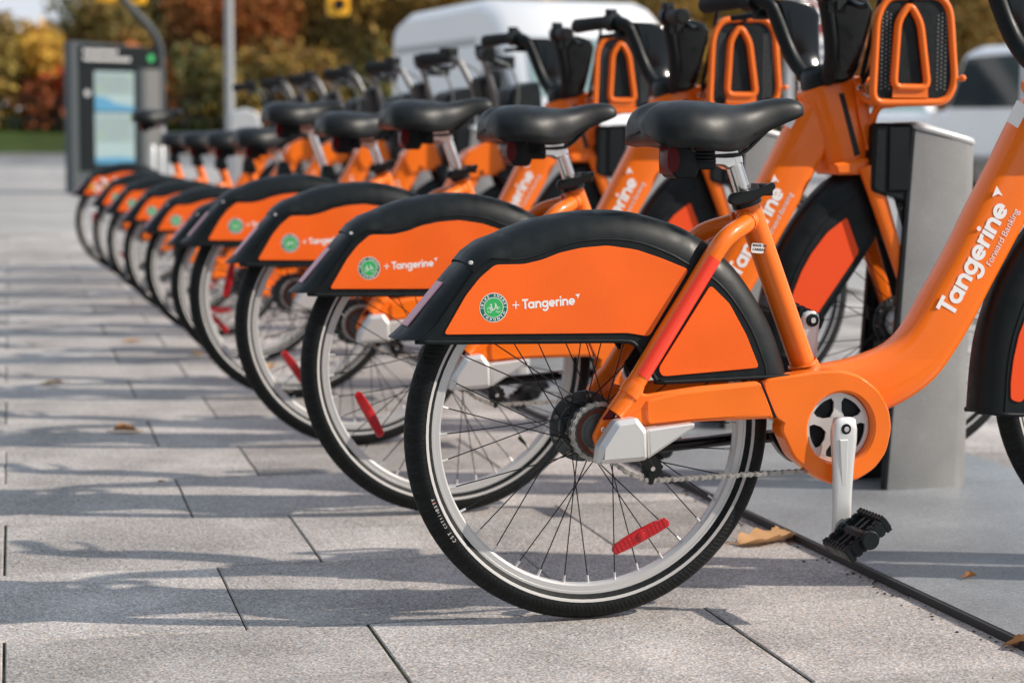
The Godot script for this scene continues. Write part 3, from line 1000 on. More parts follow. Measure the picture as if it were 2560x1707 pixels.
# ---------------------------------------------------------------- the newer bicycle
func new_bicycle() -> Node3D:
	var r := Node3D.new()
	var st: SurfaceTool
	wheel(r, "rear_wheel", V(0, 0.3295), 0.3295, false, true)
	var fwn := wheel(r, "front_wheel", V(1.11, 0.395), 0.3295, true, true)
	fwn.rotation.z = 1.9
	rear_fender(r, 1.0, 0.0, "print")
	# --- frame
	st = mk()
	tube(st, [V(0.4035, 0.415), V(0.2835, 0.718)], [0.0222, 0.0222], 24)
	tube(st, [V(0.410, 0.408), V(0.3995, 0.4335)], [0.027, 0.0228], 24, false)
	var tb := part(r, "seat_tube", st, M.orange_paint)
	st = mk()
	prism(st, rpoly(pl([0.0, 0.0, 0.024, 0.0, 0.024, 0.017, 0.0, 0.017]), 0.004, 3), 0.0, 0.0007)
	var stk := part(tb, "sticker", st, M.white_print)
	stk.transform = Transform3D(Basis(V(0, 0, 1), -0.08), V(0.2845, 0.629, 0.0222))
	words(tb, "sticker_lettering", "MADE IN", V(0.287, 0.6385, 0.0231), 0.0062, M.black_print, -0.08)
	words(tb, "sticker_lettering", "CANADA", V(0.287, 0.6315, 0.0231), 0.0062, M.black_print, -0.08)
	st = mk()
	var U := [[0.405, 0.424, 0.44, 0.318], [0.45, 0.43, 0.485, 0.322], [0.496, 0.4385, 0.53, 0.335], [0.544, 0.454, 0.592, 0.358], [0.579, 0.475, 0.648, 0.394], [0.608, 0.510, 0.690, 0.445], [0.642, 0.566, 0.7225, 0.4965], [0.681, 0.632, 0.7665, 0.5735], [0.725, 0.717, 0.815, 0.657], [0.772, 0.803, 0.862, 0.741], [0.82, 0.889, 0.905, 0.815], [0.86, 0.925, 0.935, 0.85]]
	var cp := []
	var hp := []
	var hz := []
	for e in curve_rows(U, 4):
		cp.append(V((e[0] + e[2]) / 2, (e[1] + e[3]) / 2))
		hp.append(Vector2(e[0] - e[2], e[1] - e[3]).length() / 2)
		hz.append(0.032)
	beam(st, cp, hp, hz, 28, 0.55)
	var dt := part(r, "down_tube", st, M.orange_paint)
	if not cache.has("wm_big"): cache["wm_big"] = wordmark(0.0266)
	var ang := deg_to_rad(61.0)
	var wm := put(dt, "lettering", cache["wm_big"], M.white_print)
	wm.transform = Transform3D(Basis(V(0, 0, 1), ang), V(0.6745, 0.5085, 0.0327))
	words(dt, "lettering", "Forward Banking", V(0.7515, 0.596, 0.0324), 0.0152, M.white_print, ang, false)
	st = mk()
	prism(st, rpoly(pl([0.0, 0.0, 0.027, 0.0, 0.027, 0.043, 0.0, 0.043]), 0.002, 2), 0.0, 0.0007)
	var sk := part(dt, "sticker", st, M.white_print)
	sk.transform = Transform3D(Basis(V(0, 0, 1), ang - PI / 2), V(0.772, 0.859, 0.0318))
	# seat stays
	for s in [1.0, -1.0]:
		st = mk()
		var path := curve([V(0.287, 0.686, 0.012 * s), V(0.264, 0.676, 0.033 * s), V(0.228, 0.661, 0.056 * s), V(0.199, 0.632, 0.0645 * s), V(0.147, 0.552, 0.0655 * s), V(0.098, 0.478, 0.0665 * s), V(0.052, 0.408, 0.069 * s), V(0.018, 0.364, 0.071 * s)], 5)
		tube(st, path, 0.0162, 18)
		tube(st, [V(0.056, 0.4145, 0.0692 * s), V(0.049, 0.404, 0.0695 * s), V(0.042, 0.394, 0.07 * s)], [0.0175, 0.0195, 0.0185], 18)
		var stay := part(r, "seat_stay", st, M.orange_paint)
		st = mk()
		var rings := []
		for i in 9:
			var c := V(0.1935, 0.6235, 0.0647 * s).lerp(V(0.064, 0.426, 0.0685 * s), i / 8.0)
			var ring := PackedVector3Array()
			for q in 9:
				var g := lerpf(-0.75, 0.95, q / 8.0)
				var nn := Vector3(0.838, -0.546, 0)
				ring.append(c + (nn * sin(g) + V(0, 0, s) * cos(g)) * 0.0169)
			rings.append(ring)
		loft(st, rings, false, false)
		part(stay, "reflective_strip", st, M.strip_red)
	for s in [1.0, -1.0]:
		st = mk()
		var wr := []
		var ax := V(0.024, 0.0105, -0.022 * s).normalized()
		var sd := ax.cross(V(0, 1, 0)).normalized()
		var sv := ax.cross(sd)
		for q in 30:
			var g := TAU * q / 30
			wr.append(V(0.2755, 0.681, 0.0215 * s) + (sd * cos(g) + sv * sin(g)) * (0.0168 + 0.0006 * sin(q * 2.6)))
		tube(st, wr, 0.0028, 6, false, true)
		part(r, "weld_bead", st, M.orange_paint)
	st = mk()
	var wb := []
	for q in 36:
		var g := TAU * q / 36
		wb.append(V(0.3985, 0.4285, 0) + V(cos(g) * 0.024, cos(g) * 0.0062, sin(g) * 0.0232) * (1.0 + 0.025 * sin(q * 2.4)))
	tube(st, wb, 0.0032, 6, false, true)
	part(r, "weld_bead", st, M.orange_paint)
	# chain stays and dropouts
	for s in [1.0, -1.0]:
		st = mk()
		var p := rpoly(pl([0.036, 0.412, 0.075, 0.394, 0.11, 0.3985, 0.172, 0.405, 0.282, 0.4105, 0.312, 0.345, 0.165, 0.3445, 0.074, 0.339, 0.03, 0.347, 0.004, 0.32, -0.012, 0.305, -0.0195, 0.326, -0.004, 0.356, 0.021, 0.39]), 0.007, 3)
		prism(st, p, 0.058 if s > 0 else -0.072, 0.072 if s > 0 else -0.058, 0.004)
		part(r, "chain_stay", st, M.orange_paint)
	st = mk()
	prism(st, rpoly(pl([0.07, 0.385, 0.13, 0.398, 0.285, 0.4095, 0.31, 0.346, 0.165, 0.3455, 0.074, 0.34]), 0.01, 3), 0.066, 0.0765, 0.005)
	part(r, "stay_cover", st, M.orange_paint)
	# chain guard with its round opening
	st = mk()
	var gpoly := rpoly(pl([0.286, 0.412, 0.395, 0.4242, 0.44, 0.4248, 0.477, 0.4145, 0.514, 0.387, 0.535, 0.353, 0.5405, 0.318, 0.531, 0.276, 0.508, 0.247, 0.474, 0.2285, 0.428, 0.222, 0.399, 0.236, 0.375, 0.256, 0.352, 0.272, 0.324, 0.327, 0.333, 0.339, 0.314, 0.3455]), 0.012, 3)
	var gc := Vector2(0.4405, 0.3225)
	var outer := []
	var NG := 96
	for i in NG:
		var g := TAU * i / NG
		var d := Vector2(cos(g), sin(g))
		var best := 0.1
		for j in gpoly.size():
			var h = Geometry2D.segment_intersects_segment(gc, gc + d * 0.4, gpoly[j], gpoly[(j + 1) % gpoly.size()])
			if h != null: best = gc.distance_to(h)
		outer.append(best)
	var gr := []
	for e in [[0, 0.03], [0, 0.064], [-0.0015, 0.0675], [-0.004, 0.07], [1, 0.07], [2, 0.0685], [3, 0.065], [3, 0.035]]:
		var ring := PackedVector3Array()
		for i in NG:
			var g := TAU * i / NG
			var rad: float = outer[i] + e[0] if e[0] <= 0 else [0, 0.0675, 0.0645, 0.0625][e[0]]
			ring.append(z3(gc + Vector2(cos(g), sin(g)) * rad, e[1]))
		gr.append(ring)
	for q in gr.size() - 1: loft(st, [gr[q], gr[q + 1]], true, false, [1, 2, 2, 3, 4, 4, 5][q])
	part(r, "chain_guard", st, M.orange_paint)
	st = mk()
	prism(st, pl([0.281, 0.4095, 0.2855, 0.4105, 0.314, 0.347, 0.309, 0.3465]), 0.0766, 0.0772)
	part(r, "guard_seam", st, M.black_metal)
	# bottom bracket shell
	st = mk()
	prism(st, circle(Vector2(0.4405, 0.3225), 0.034, 24), -0.045, 0.045, 0.003)
	prism(st, rpoly(pl([0.30, 0.40, 0.45, 0.42, 0.49, 0.37, 0.47, 0.29, 0.42, 0.29, 0.31, 0.35]), 0.02, 4), -0.04, 0.03, 0.006)
	part(r, "bottom_bracket", st, M.orange_paint)
	st = mk()
	prism(st, circle(gc, 0.0622, 48), 0.042, 0.046)
	part(r, "chain_case_back", st, M.black_plastic)
	var ring_ := put(r, "chainring", chainring_mesh(), M.cast_alloy)
	ring_.position = V(gc.x, gc.y, 0.05)
	# cranks and pedals
	var cm := crank_mesh()
	var pm := pedal_mesh()
	st = mk()
	prism(st, circle(Vector2.ZERO, 0.0095, 18), 0.006, 0.0105, 0.001)
	var bolt := fin(st)
	st = mk()
	prism(st, circle(Vector2.ZERO, 0.0048, 12), 0.0105, 0.0125, 0.001)
	var bolt2 := fin(st)
	for s in [1.0, -1.0]:
		var cr := node(r, "crank")
		cr.transform = Transform3D(Basis(V(0, 1, 0), 0.0 if s > 0 else PI) * Basis(V(0, 0, 1), -0.035 if s > 0 else PI + 0.085), V(0.4395, 0.3245, 0.082 * s))
		put(cr, "crank_arm", cm, M.cast_alloy)
		put(cr, "crank_bolt", bolt, M.black_gloss)
		put(cr, "bolt_head", bolt2, M.chrome)
		var pd := put(r, "pedal", pm, M.black_plastic)
		if s > 0: pd.transform = Transform3D(Basis(V(0, 0, 1), deg_to_rad(37)), V(0.4335, 0.15, 0.098))
		else: pd.transform = Transform3D(Basis(V(0, 1, 0), PI) * Basis(V(0, 0, 1), 0.42), V(0.446, 0.508, -0.1))
	st = mk()
	prism(st, circle(Vector2(0.4555, 0.4985), 0.0118, 20), -0.0865, -0.0815, 0.001)
	part(r, "pedal_axle_end", st, M.black_plastic)
	st = mk()
	prism(st, circle(Vector2(0.4555, 0.4985), 0.0052, 14), -0.0815, -0.0795, 0.0006)
	part(r, "axle_bolt", st, M.chrome)
	# alloy end cover over the dropout
	st = mk()
	prism(st, rpoly(pl([-0.0235, 0.284, -0.0205, 0.314, 0.008, 0.356, 0.046, 0.3605, 0.0635, 0.338, 0.0645, 0.289, 0.05, 0.2865]), 0.005, 3), 0.074, 0.112, 0.0085)
	var cov := part(r, "dropout_cover", st, M.cast_alloy)
	st = mk()
	prism(st, rpoly(pl([0.0665, 0.3395, 0.153, 0.3465, 0.1525, 0.339, 0.069, 0.289]), 0.003, 2), 0.077, 0.101, 0.004)
	part(cov, "cover_arm", st, M.cast_alloy)
	st = mk()
	prism(st, circle(Vector2(0.037, 0.3475), 0.0062, 16), 0.1025, 0.1065, 0.001)
	part(cov, "cover_screw", st, M.chrome)
	st = mk()
	prism(st, circle(Vector2(0.018, 0.3605), 0.0035, 12), 0.071, 0.0745, 0.0008)
	prism(st, circle(Vector2(-0.002, 0.338), 0.0042, 12), 0.0705, 0.0735, 0.0008)
	part(r, "dropout_bolts", st, M.chrome)
	st = mk()
	prism(st, rpoly(pl([-0.005, 0.3545, 0.0165, 0.355, 0.0345, 0.384, 0.021, 0.387]), 0.003, 2), 0.0705, 0.0745, 0.001)
	part(r, "side_reflector", st, M.lens_dark_red)
	# drive: sprocket, chain, tensioner
	st = mk()
	lathe_hard(st, [0.018, 0.043, 0.036, 0.0435, 0.036, 0.0465, 0.018, 0.047], 36, V(0, 0.3295))
	lathe_hard(st, [0.036, 0.044, 0.0475, 0.044, 0.0475, 0.046, 0.036, 0.046], 36, V(0, 0.3295))
	part(r, "sprocket", st, M.hub_dark)
	st = mk()
	lathe_hard(st, [0.033, 0.0466, 0.0375, 0.0472, 0.0405, 0.0466], 36, V(0, 0.3295))
	part(r, "sprocket_ring", st, M.sprocket_rust)
	var path := []
	for i in 22:
		var g := deg_to_rad(lerpf(80, 290, i / 21.0))
		path.append(Vector2(0, 0.3295) + Vector2(cos(g), sin(g)) * 0.0485)
	path += [Vector2(0.05, 0.2595), Vector2(0.082, 0.2445), Vector2(0.1, 0.2425), Vector2(0.24, 0.2445), Vector2(0.395, 0.2465)]
	put(r, "chain", chain_mesh(path, 0.045), M.chain_steel)
	st = mk()
	prism(st, rpoly(pl([0.058, 0.300, 0.079, 0.300, 0.105, 0.258, 0.098, 0.236, 0.089, 0.236, 0.087, 0.256]), 0.004, 3), 0.038, 0.052, 0.002)
	var gear := PackedVector2Array()
	for i in 44: gear.append(Vector2(0.0965, 0.2645) + Vector2(cos(TAU * i / 44), sin(TAU * i / 44)) * (0.0195 if i % 4 < 2 else 0.017))
	prism(st, gear, 0.041, 0.049)
	var ten := part(r, "chain_tensioner", st, M.black_metal)
	st = mk()
	prism(st, circle(Vector2(0.0955, 0.264), 0.0042, 12), 0.052, 0.055, 0.0008)
	part(ten, "bolt", st, M.chrome)
	# kickstand folded back on the far side
	st = mk()
	tube(st, [V(0.39, 0.292, -0.075), V(0.30, 0.288, -0.085), V(0.07, 0.272, -0.088)], [0.012, 0.011, 0.010], 10)
	prism(st, rpoly(pl([0.36, 0.30, 0.40, 0.305, 0.425, 0.25, 0.41, 0.243, 0.39, 0.26]), 0.006, 3), -0.085, -0.06, 0.003)
	box(st, V(0.05, 0.258, -0.1), V(0.085, 0.284, -0.076), 0.004)
	part(r, "kickstand", st, M.black_gloss)
	# seat clamp with lever
	st = mk()
	var cu := V(-0.3395, 0.9405, 0)
	tube(st, [V(0.2865, 0.7105), V(0.279, 0.7315)], [0.0262, 0.0262], 22)
	var lev := rpoly(pl([0.236, 0.717, 0.24, 0.731, 0.29, 0.739, 0.3225, 0.752, 0.326, 0.74, 0.30, 0.726, 0.275, 0.716, 0.248, 0.71]), 0.006, 3)
	prism(st, lev, 0.024, 0.034, 0.002)
	box(st, V(0.297, 0.727, -0.014), V(0.324, 0.748, 0.026), 0.003)
	part(r, "seat_clamp", st, M.black_metal)
	saddle_parts(r, 0.0)
	# --- front end
	st = mk()
	var hr := []
	for e in [[0.897, 0.948, 0.066, 0.04], [0.8985, 0.938, 0.068, 0.0425], [0.912, 0.898, 0.064, 0.0445], [0.93, 0.84, 0.0595, 0.0445], [0.944, 0.79, 0.057, 0.0445], [0.951, 0.768, 0.0565, 0.0435]]:
		var ring := PackedVector3Array()
		for q in 28:
			var g := TAU * q / 28
			ring.append(V(e[0] + e[2] * signf(cos(g)) * pow(absf(cos(g)), 0.6), e[1] + e[2] * 0.28 * cos(g), e[3] * signf(sin(g)) * pow(absf(sin(g)), 0.6)))
		hr.append(ring)
	loft(st, hr)
	var ht := part(r, "head_tube", st, M.orange_paint)
	for s in [1.0, -1.0]:
		st = mk()
		prism(st, pl([0.908, 0.926, 0.9195, 0.928, 0.964, 0.79, 0.9505, 0.784]), s * 0.0437 - 0.0016, s * 0.0437 + 0.0016)
		part(ht, "slot", st, M.black_metal)
	for s in [1.0, -1.0]:
		st = mk()
		prism(st, rpoly(pl([0.942, 0.962, 0.967, 0.966, 0.987, 0.87, 1.004, 0.80, 0.994, 0.787, 0.980, 0.795, 0.957, 0.875]), 0.006, 3), s * 0.0475 - 0.003, s * 0.0475 + 0.003, 0.0015)
		part(ht, "bracket", st, M.orange_paint)
	for s in [1.0, -1.0]:
		for c in [Vector2(0.9545, 0.94), Vector2(0.991, 0.808)]:
			st = mk()
			prism(st, circle(c, 0.0058, 14), s * 0.052 - 0.002, s * 0.052 + 0.002, 0.0012)
			part(ht, "screw", st, M.chrome)
	# crown, fork
	st = mk()
	prism(st, rpoly(pl([0.893, 0.768, 1.006, 0.785, 1.012, 0.772, 0.998, 0.744, 0.902, 0.742]), 0.006, 3), -0.058, 0.058, 0.006)
	part(r, "fork_crown", st, M.orange_paint)
	for s in [1.0, -1.0]:
		st = mk()
		beam(st, [V(0.978, 0.765, 0.06 * s), V(0.998, 0.71, 0.064 * s), V(1.04, 0.60, 0.066 * s), V(1.085, 0.475, 0.066 * s), V(1.107, 0.4, 0.064 * s), V(1.111, 0.38, 0.064 * s)], [0.026, 0.0245, 0.022, 0.0175, 0.015, 0.012], [0.012, 0.0115, 0.0105, 0.0095, 0.009, 0.008], 18, 0.6)
		var fb := part(r, "fork_blade", st, M.orange_paint)
		st = mk()
		prism(st, pl([1.013, 0.706, 1.031, 0.698, 1.084, 0.548, 1.068, 0.542]), s * 0.0775 - 0.001, s * 0.0775 + 0.001)
		part(fb, "reflective_strip", st, M.reflective_grey)
	# front fender
	var ff := node(r, "front_fender")
	st = mk()
	var P := [Vector2(0.733, 0.335), Vector2(0.7345, 0.37), Vector2(0.738, 0.42), Vector2(0.746, 0.475), Vector2(0.768, 0.547), Vector2(0.799, 0.608), Vector2(0.836, 0.661), Vector2(0.876, 0.707), Vector2(0.92, 0.74), Vector2(0.99, 0.769), Vector2(1.07, 0.777), Vector2(1.15, 0.772), Vector2(1.24, 0.745)]
	var Q := [Vector2(0.78, 0.333), Vector2(0.7815, 0.37), Vector2(0.784, 0.42), Vector2(0.793, 0.472), Vector2(0.813, 0.53), Vector2(0.84, 0.581), Vector2(0.873, 0.626), Vector2(0.91, 0.662), Vector2(0.948, 0.688), Vector2(1.0, 0.716), Vector2(1.07, 0.728), Vector2(1.15, 0.724), Vector2(1.225, 0.703)]
	crown(st, curve(P, 4), curve(Q, 4), 0.041)
	var sk2 := PackedVector2Array()
	for v in curve(Q.slice(0, 10), 3): sk2.append(v)
	for v in [Vector2(1.018, 0.64), Vector2(0.998, 0.586), Vector2(0.885, 0.425), Vector2(0.838, 0.345), Vector2(0.824, 0.33)]: sk2.append(v)
	for s in [1.0, -1.0]:
		prism(st, sk2, s * 0.041 - 0.0015, s * 0.041 + 0.0015)
		var lp := []
		for v in curve([Vector2(0.735, 0.335), Vector2(0.79, 0.331), Vector2(0.824, 0.331), Vector2(0.838, 0.346), Vector2(0.885, 0.426), Vector2(0.997, 0.587), Vector2(1.017, 0.64)], 4):
			lp.append(z3(v, s * (0.0415 if v.x > 0.77 else 0.02)))
		tube(st, lp, 0.0045, 7)
	part(ff, "shell", st, M.black_plastic)
	st = mk()
	var fp := rpoly(pl([0.934, 0.646, 0.967, 0.566, 0.868, 0.43, 0.812, 0.352, 0.79, 0.358, 0.789, 0.39, 0.793, 0.43, 0.803, 0.476, 0.822, 0.522, 0.845, 0.562, 0.885, 0.611]), 0.008, 3)
	for s in [1.0, -1.0]:
		st = mk()
		prism(st, fp, s * 0.0437 - 0.0012, s * 0.0437 + 0.0012, 0.0006)
		part(ff, "panel", st, M.front_panel)
	handlebar(r)
	basket(r)
	return r

func handlebar(r: Node) -> void:
	var h := node(r, "handlebar", V(0.885, 0.95, 0))
	h.rotation.y = deg_to_rad(8.5)
	var st := mk()
	# collar
	var cr := []
	for e in [[0.018, -0.004, 0.062, 0.04], [0.015, 0.012, 0.06, 0.042], [0.012, 0.026, 0.056, 0.044], [0.006, 0.036, 0.046, 0.044], [0.0, 0.042, 0.03, 0.03]]:
		var ring := PackedVector3Array()
		for q in 24:
			var g := TAU * q / 24
			ring.append(V(e[0] + e[2] * signf(cos(g)) * pow(absf(cos(g)), 0.7), e[1] + e[2] * 0.24 * cos(g), e[3] * signf(sin(g)) * pow(absf(sin(g)), 0.7)))
		cr.append(ring)
	loft(st, cr)
	part(h, "collar", st, M.black_plastic)
	for s in [1.0, -1.0]:
		# leg: rail along its rear edge and a broad glossy side
		st = mk()
		var rail := curve([V(-0.01, 0.005, 0.035 * s), V(-0.024, 0.045, 0.07 * s), V(-0.038, 0.09, 0.09 * s), V(-0.058, 0.15, 0.103 * s), V(-0.072, 0.182, 0.112 * s), V(-0.087, 0.194, 0.135 * s), V(-0.098, 0.194, 0.165 * s)], 5)
		tube(st, rail, 0.017, 14)
		part(h, "leg", st, M.black_plastic)
		st = mk()
		var rings := []
		for e in [[-0.012, 0.035, 0.008, 0.055, 0.055], [-0.02, 0.04, 0.03, 0.06, 0.074], [-0.035, 0.046, 0.075, 0.06, 0.088], [-0.05, 0.052, 0.125, 0.06, 0.099], [-0.06, 0.056, 0.16, 0.058, 0.104], [-0.066, 0.04, 0.182, 0.045, 0.106], [-0.07, 0.0, 0.192, 0.03, 0.108]]:
			var ring := PackedVector3Array()
			for q in 16:
				var g := TAU * q / 16
				var cx: float = (e[0] + e[1]) / 2 + (e[1] - e[0]) / 2 * signf(cos(g)) * pow(absf(cos(g)), 0.4)
				ring.append(V(cx, e[2], e[4] * s + 0.017 * signf(sin(g)) * pow(absf(sin(g)), 0.4)))
			rings.append(ring)
		loft(st, rings)
		part(h, "console", st, M.black_gloss)
		st = mk()
		for c in [[0.045, 0.05], [0.05, 0.14], [-0.03, 0.06]]:
			ball(st, V(c[0], c[1], 0.078 * s + c[1] * 0.09 * s), V(0.004, 0.004, 0.004), 8, 6)
		part(h, "screw", st, M.chrome)
		# grip, bell / shifter ring, brake lever
		st = mk()
		tube(st, [V(-0.094, 0.1945, 0.152 * s), V(-0.108, 0.1935, 0.2 * s), V(-0.122, 0.191, 0.25 * s), V(-0.135, 0.188, 0.296 * s), V(-0.136, 0.1878, 0.302 * s)], [0.0175, 0.0185, 0.0195, 0.0205, 0.016], 16)
		part(h, "grip", st, M.rubber)
		st = mk()
		tube(st, [V(-0.093, 0.195, 0.14 * s), V(-0.099, 0.194, 0.17 * s)], 0.026, 16)
		box(st, V(-0.115, 0.205, minf(0.145 * s, 0.17 * s)), V(-0.085, 0.23, maxf(0.145 * s, 0.17 * s)), 0.005)
		part(h, "shifter", st, M.black_plastic)
		st = mk()
		tube(st, curve([V(-0.065, 0.183, 0.15 * s), V(-0.045, 0.172, 0.175 * s), V(-0.055, 0.162, 0.22 * s), V(-0.075, 0.158, 0.27 * s)], 4), [0.009, 0.009, 0.0085, 0.008, 0.008, 0.0075, 0.007, 0.007, 0.007, 0.007, 0.007, 0.007, 0.007], 8)
		box(st, V(-0.085, 0.15, minf(0.14 * s, 0.172 * s)), V(-0.05, 0.188, maxf(0.14 * s, 0.172 * s)), 0.006)
		part(h, "brake_lever", st, M.black_plastic)

func basket(r: Node) -> void:
	var b := node(r, "front_carrier")
	var st := mk()
	var loop := rpoly(pl([1.015, 0.905, 1.022, 1.1, 1.048, 1.143, 1.176, 1.149, 1.205, 1.118, 1.222, 0.95, 1.2, 0.908]), 0.028, 5)
	var lp := []
	var dx := -0.056
	var z := 0.108
	for v in loop: lp.append(V(v.x + dx, v.y, z))
	tube(st, lp, 0.0092, 10, false, true)
	part(b, "outer_loop", st, M.orange_paint)
	st = mk()
	var inner := rpoly(pl([1.064, 0.94, 1.072, 1.09, 1.1, 1.128, 1.128, 1.085, 1.15, 0.94]), 0.02, 5)
	lp = []
	for v in inner: lp.append(V(v.x + dx, v.y, z + 0.006))
	tube(st, lp, 0.0088, 9, false, true)
	prism(st, pl([1.062 + dx, 0.917, 1.152 + dx, 0.917, 1.15 + dx, 0.943, 1.064 + dx, 0.943]), z + 0.003, z + 0.007)
	part(b, "inner_loop", st, M.orange_paint)
	# perforated dark board
	st = mk()
	var bl := PackedVector2Array()
	for v in inset(loop, 0.004): bl.append(v + Vector2(dx, 0))
	prism(st, bl, z - 0.009, z + 0.001, 0.001)
	part(b, "board", st, M.black_plastic)
	st = mk()
	for cx in [1.036, 1.046, 1.056, 1.176, 1.186, 1.196]:
		for i in 19:
			var y = 0.937 + i * 0.0092 + (0.0046 if int(round(cx * 1000)) % 20 == 6 else 0.0)
			prism(st, circle(Vector2(cx + dx, y), 0.0024, 6), z + 0.001, z + 0.0024)
	var studs := part(b, "board_studs", st, M.cable_grey)
	studs.set_meta("kind", "stuff")
	st = mk()
	tube(st, [V(1.215 + dx, 0.96, z), V(1.232 + dx, 0.962, z + 0.006)], 0.005, 8)
	ball(st, V(1.238 + dx, 0.963, z + 0.007), V(0.009, 0.008, 0.008), 8, 6)
	part(b, "hook", st, M.orange_paint)
	for s in [1.0, -1.0]:
		st = mk()
		tube(st, curve([V(0.985, 0.80, 0.046 * s), V(0.99, 0.85, 0.045 * s), V(0.992, 0.885, 0.06 * s), V(1.0, 0.902, 0.085 * s), V(1.04, 0.906, 0.106 * s)], 4), 0.0088, 9)
		tube(st, curve([V(0.955, 0.955, 0.046 * s), V(0.96, 0.93, 0.044 * s), V(0.965, 0.912, 0.07 * s), V(0.985, 0.905, 0.1 * s)], 4), 0.0088, 9)
		part(b, "support", st, M.orange_paint)
	st = mk()
	lp = []
	for v in rpoly(pl([0.962, 0.905, 0.965, 0.962, 1.14, 0.962, 1.14, 0.905]), 0.02, 4): lp.append(V(v.x, v.y, -0.108))
	tube(st, lp, 0.0088, 9, false, true)
	part(b, "low_rail", st, M.orange_paint)
	st = mk()
	prism(st, pl([0.97, 0.902, 1.13, 0.902, 1.13, 0.907, 0.97, 0.907]), -0.105, 0.105, 0.001)
	part(b, "floor", st, M.black_plastic)
	for e in [[V(0.962, 0.957, 0.045), V(0.974, 1.165, 0.12)], [V(0.962, 0.95, 0.05), V(1.068, 1.165, 0.124)]]:
		st = mk()
		tube(st, [e[0], e[1]], 0.0056, 8)
		part(b, "elastic_cord", st, M.rubber)

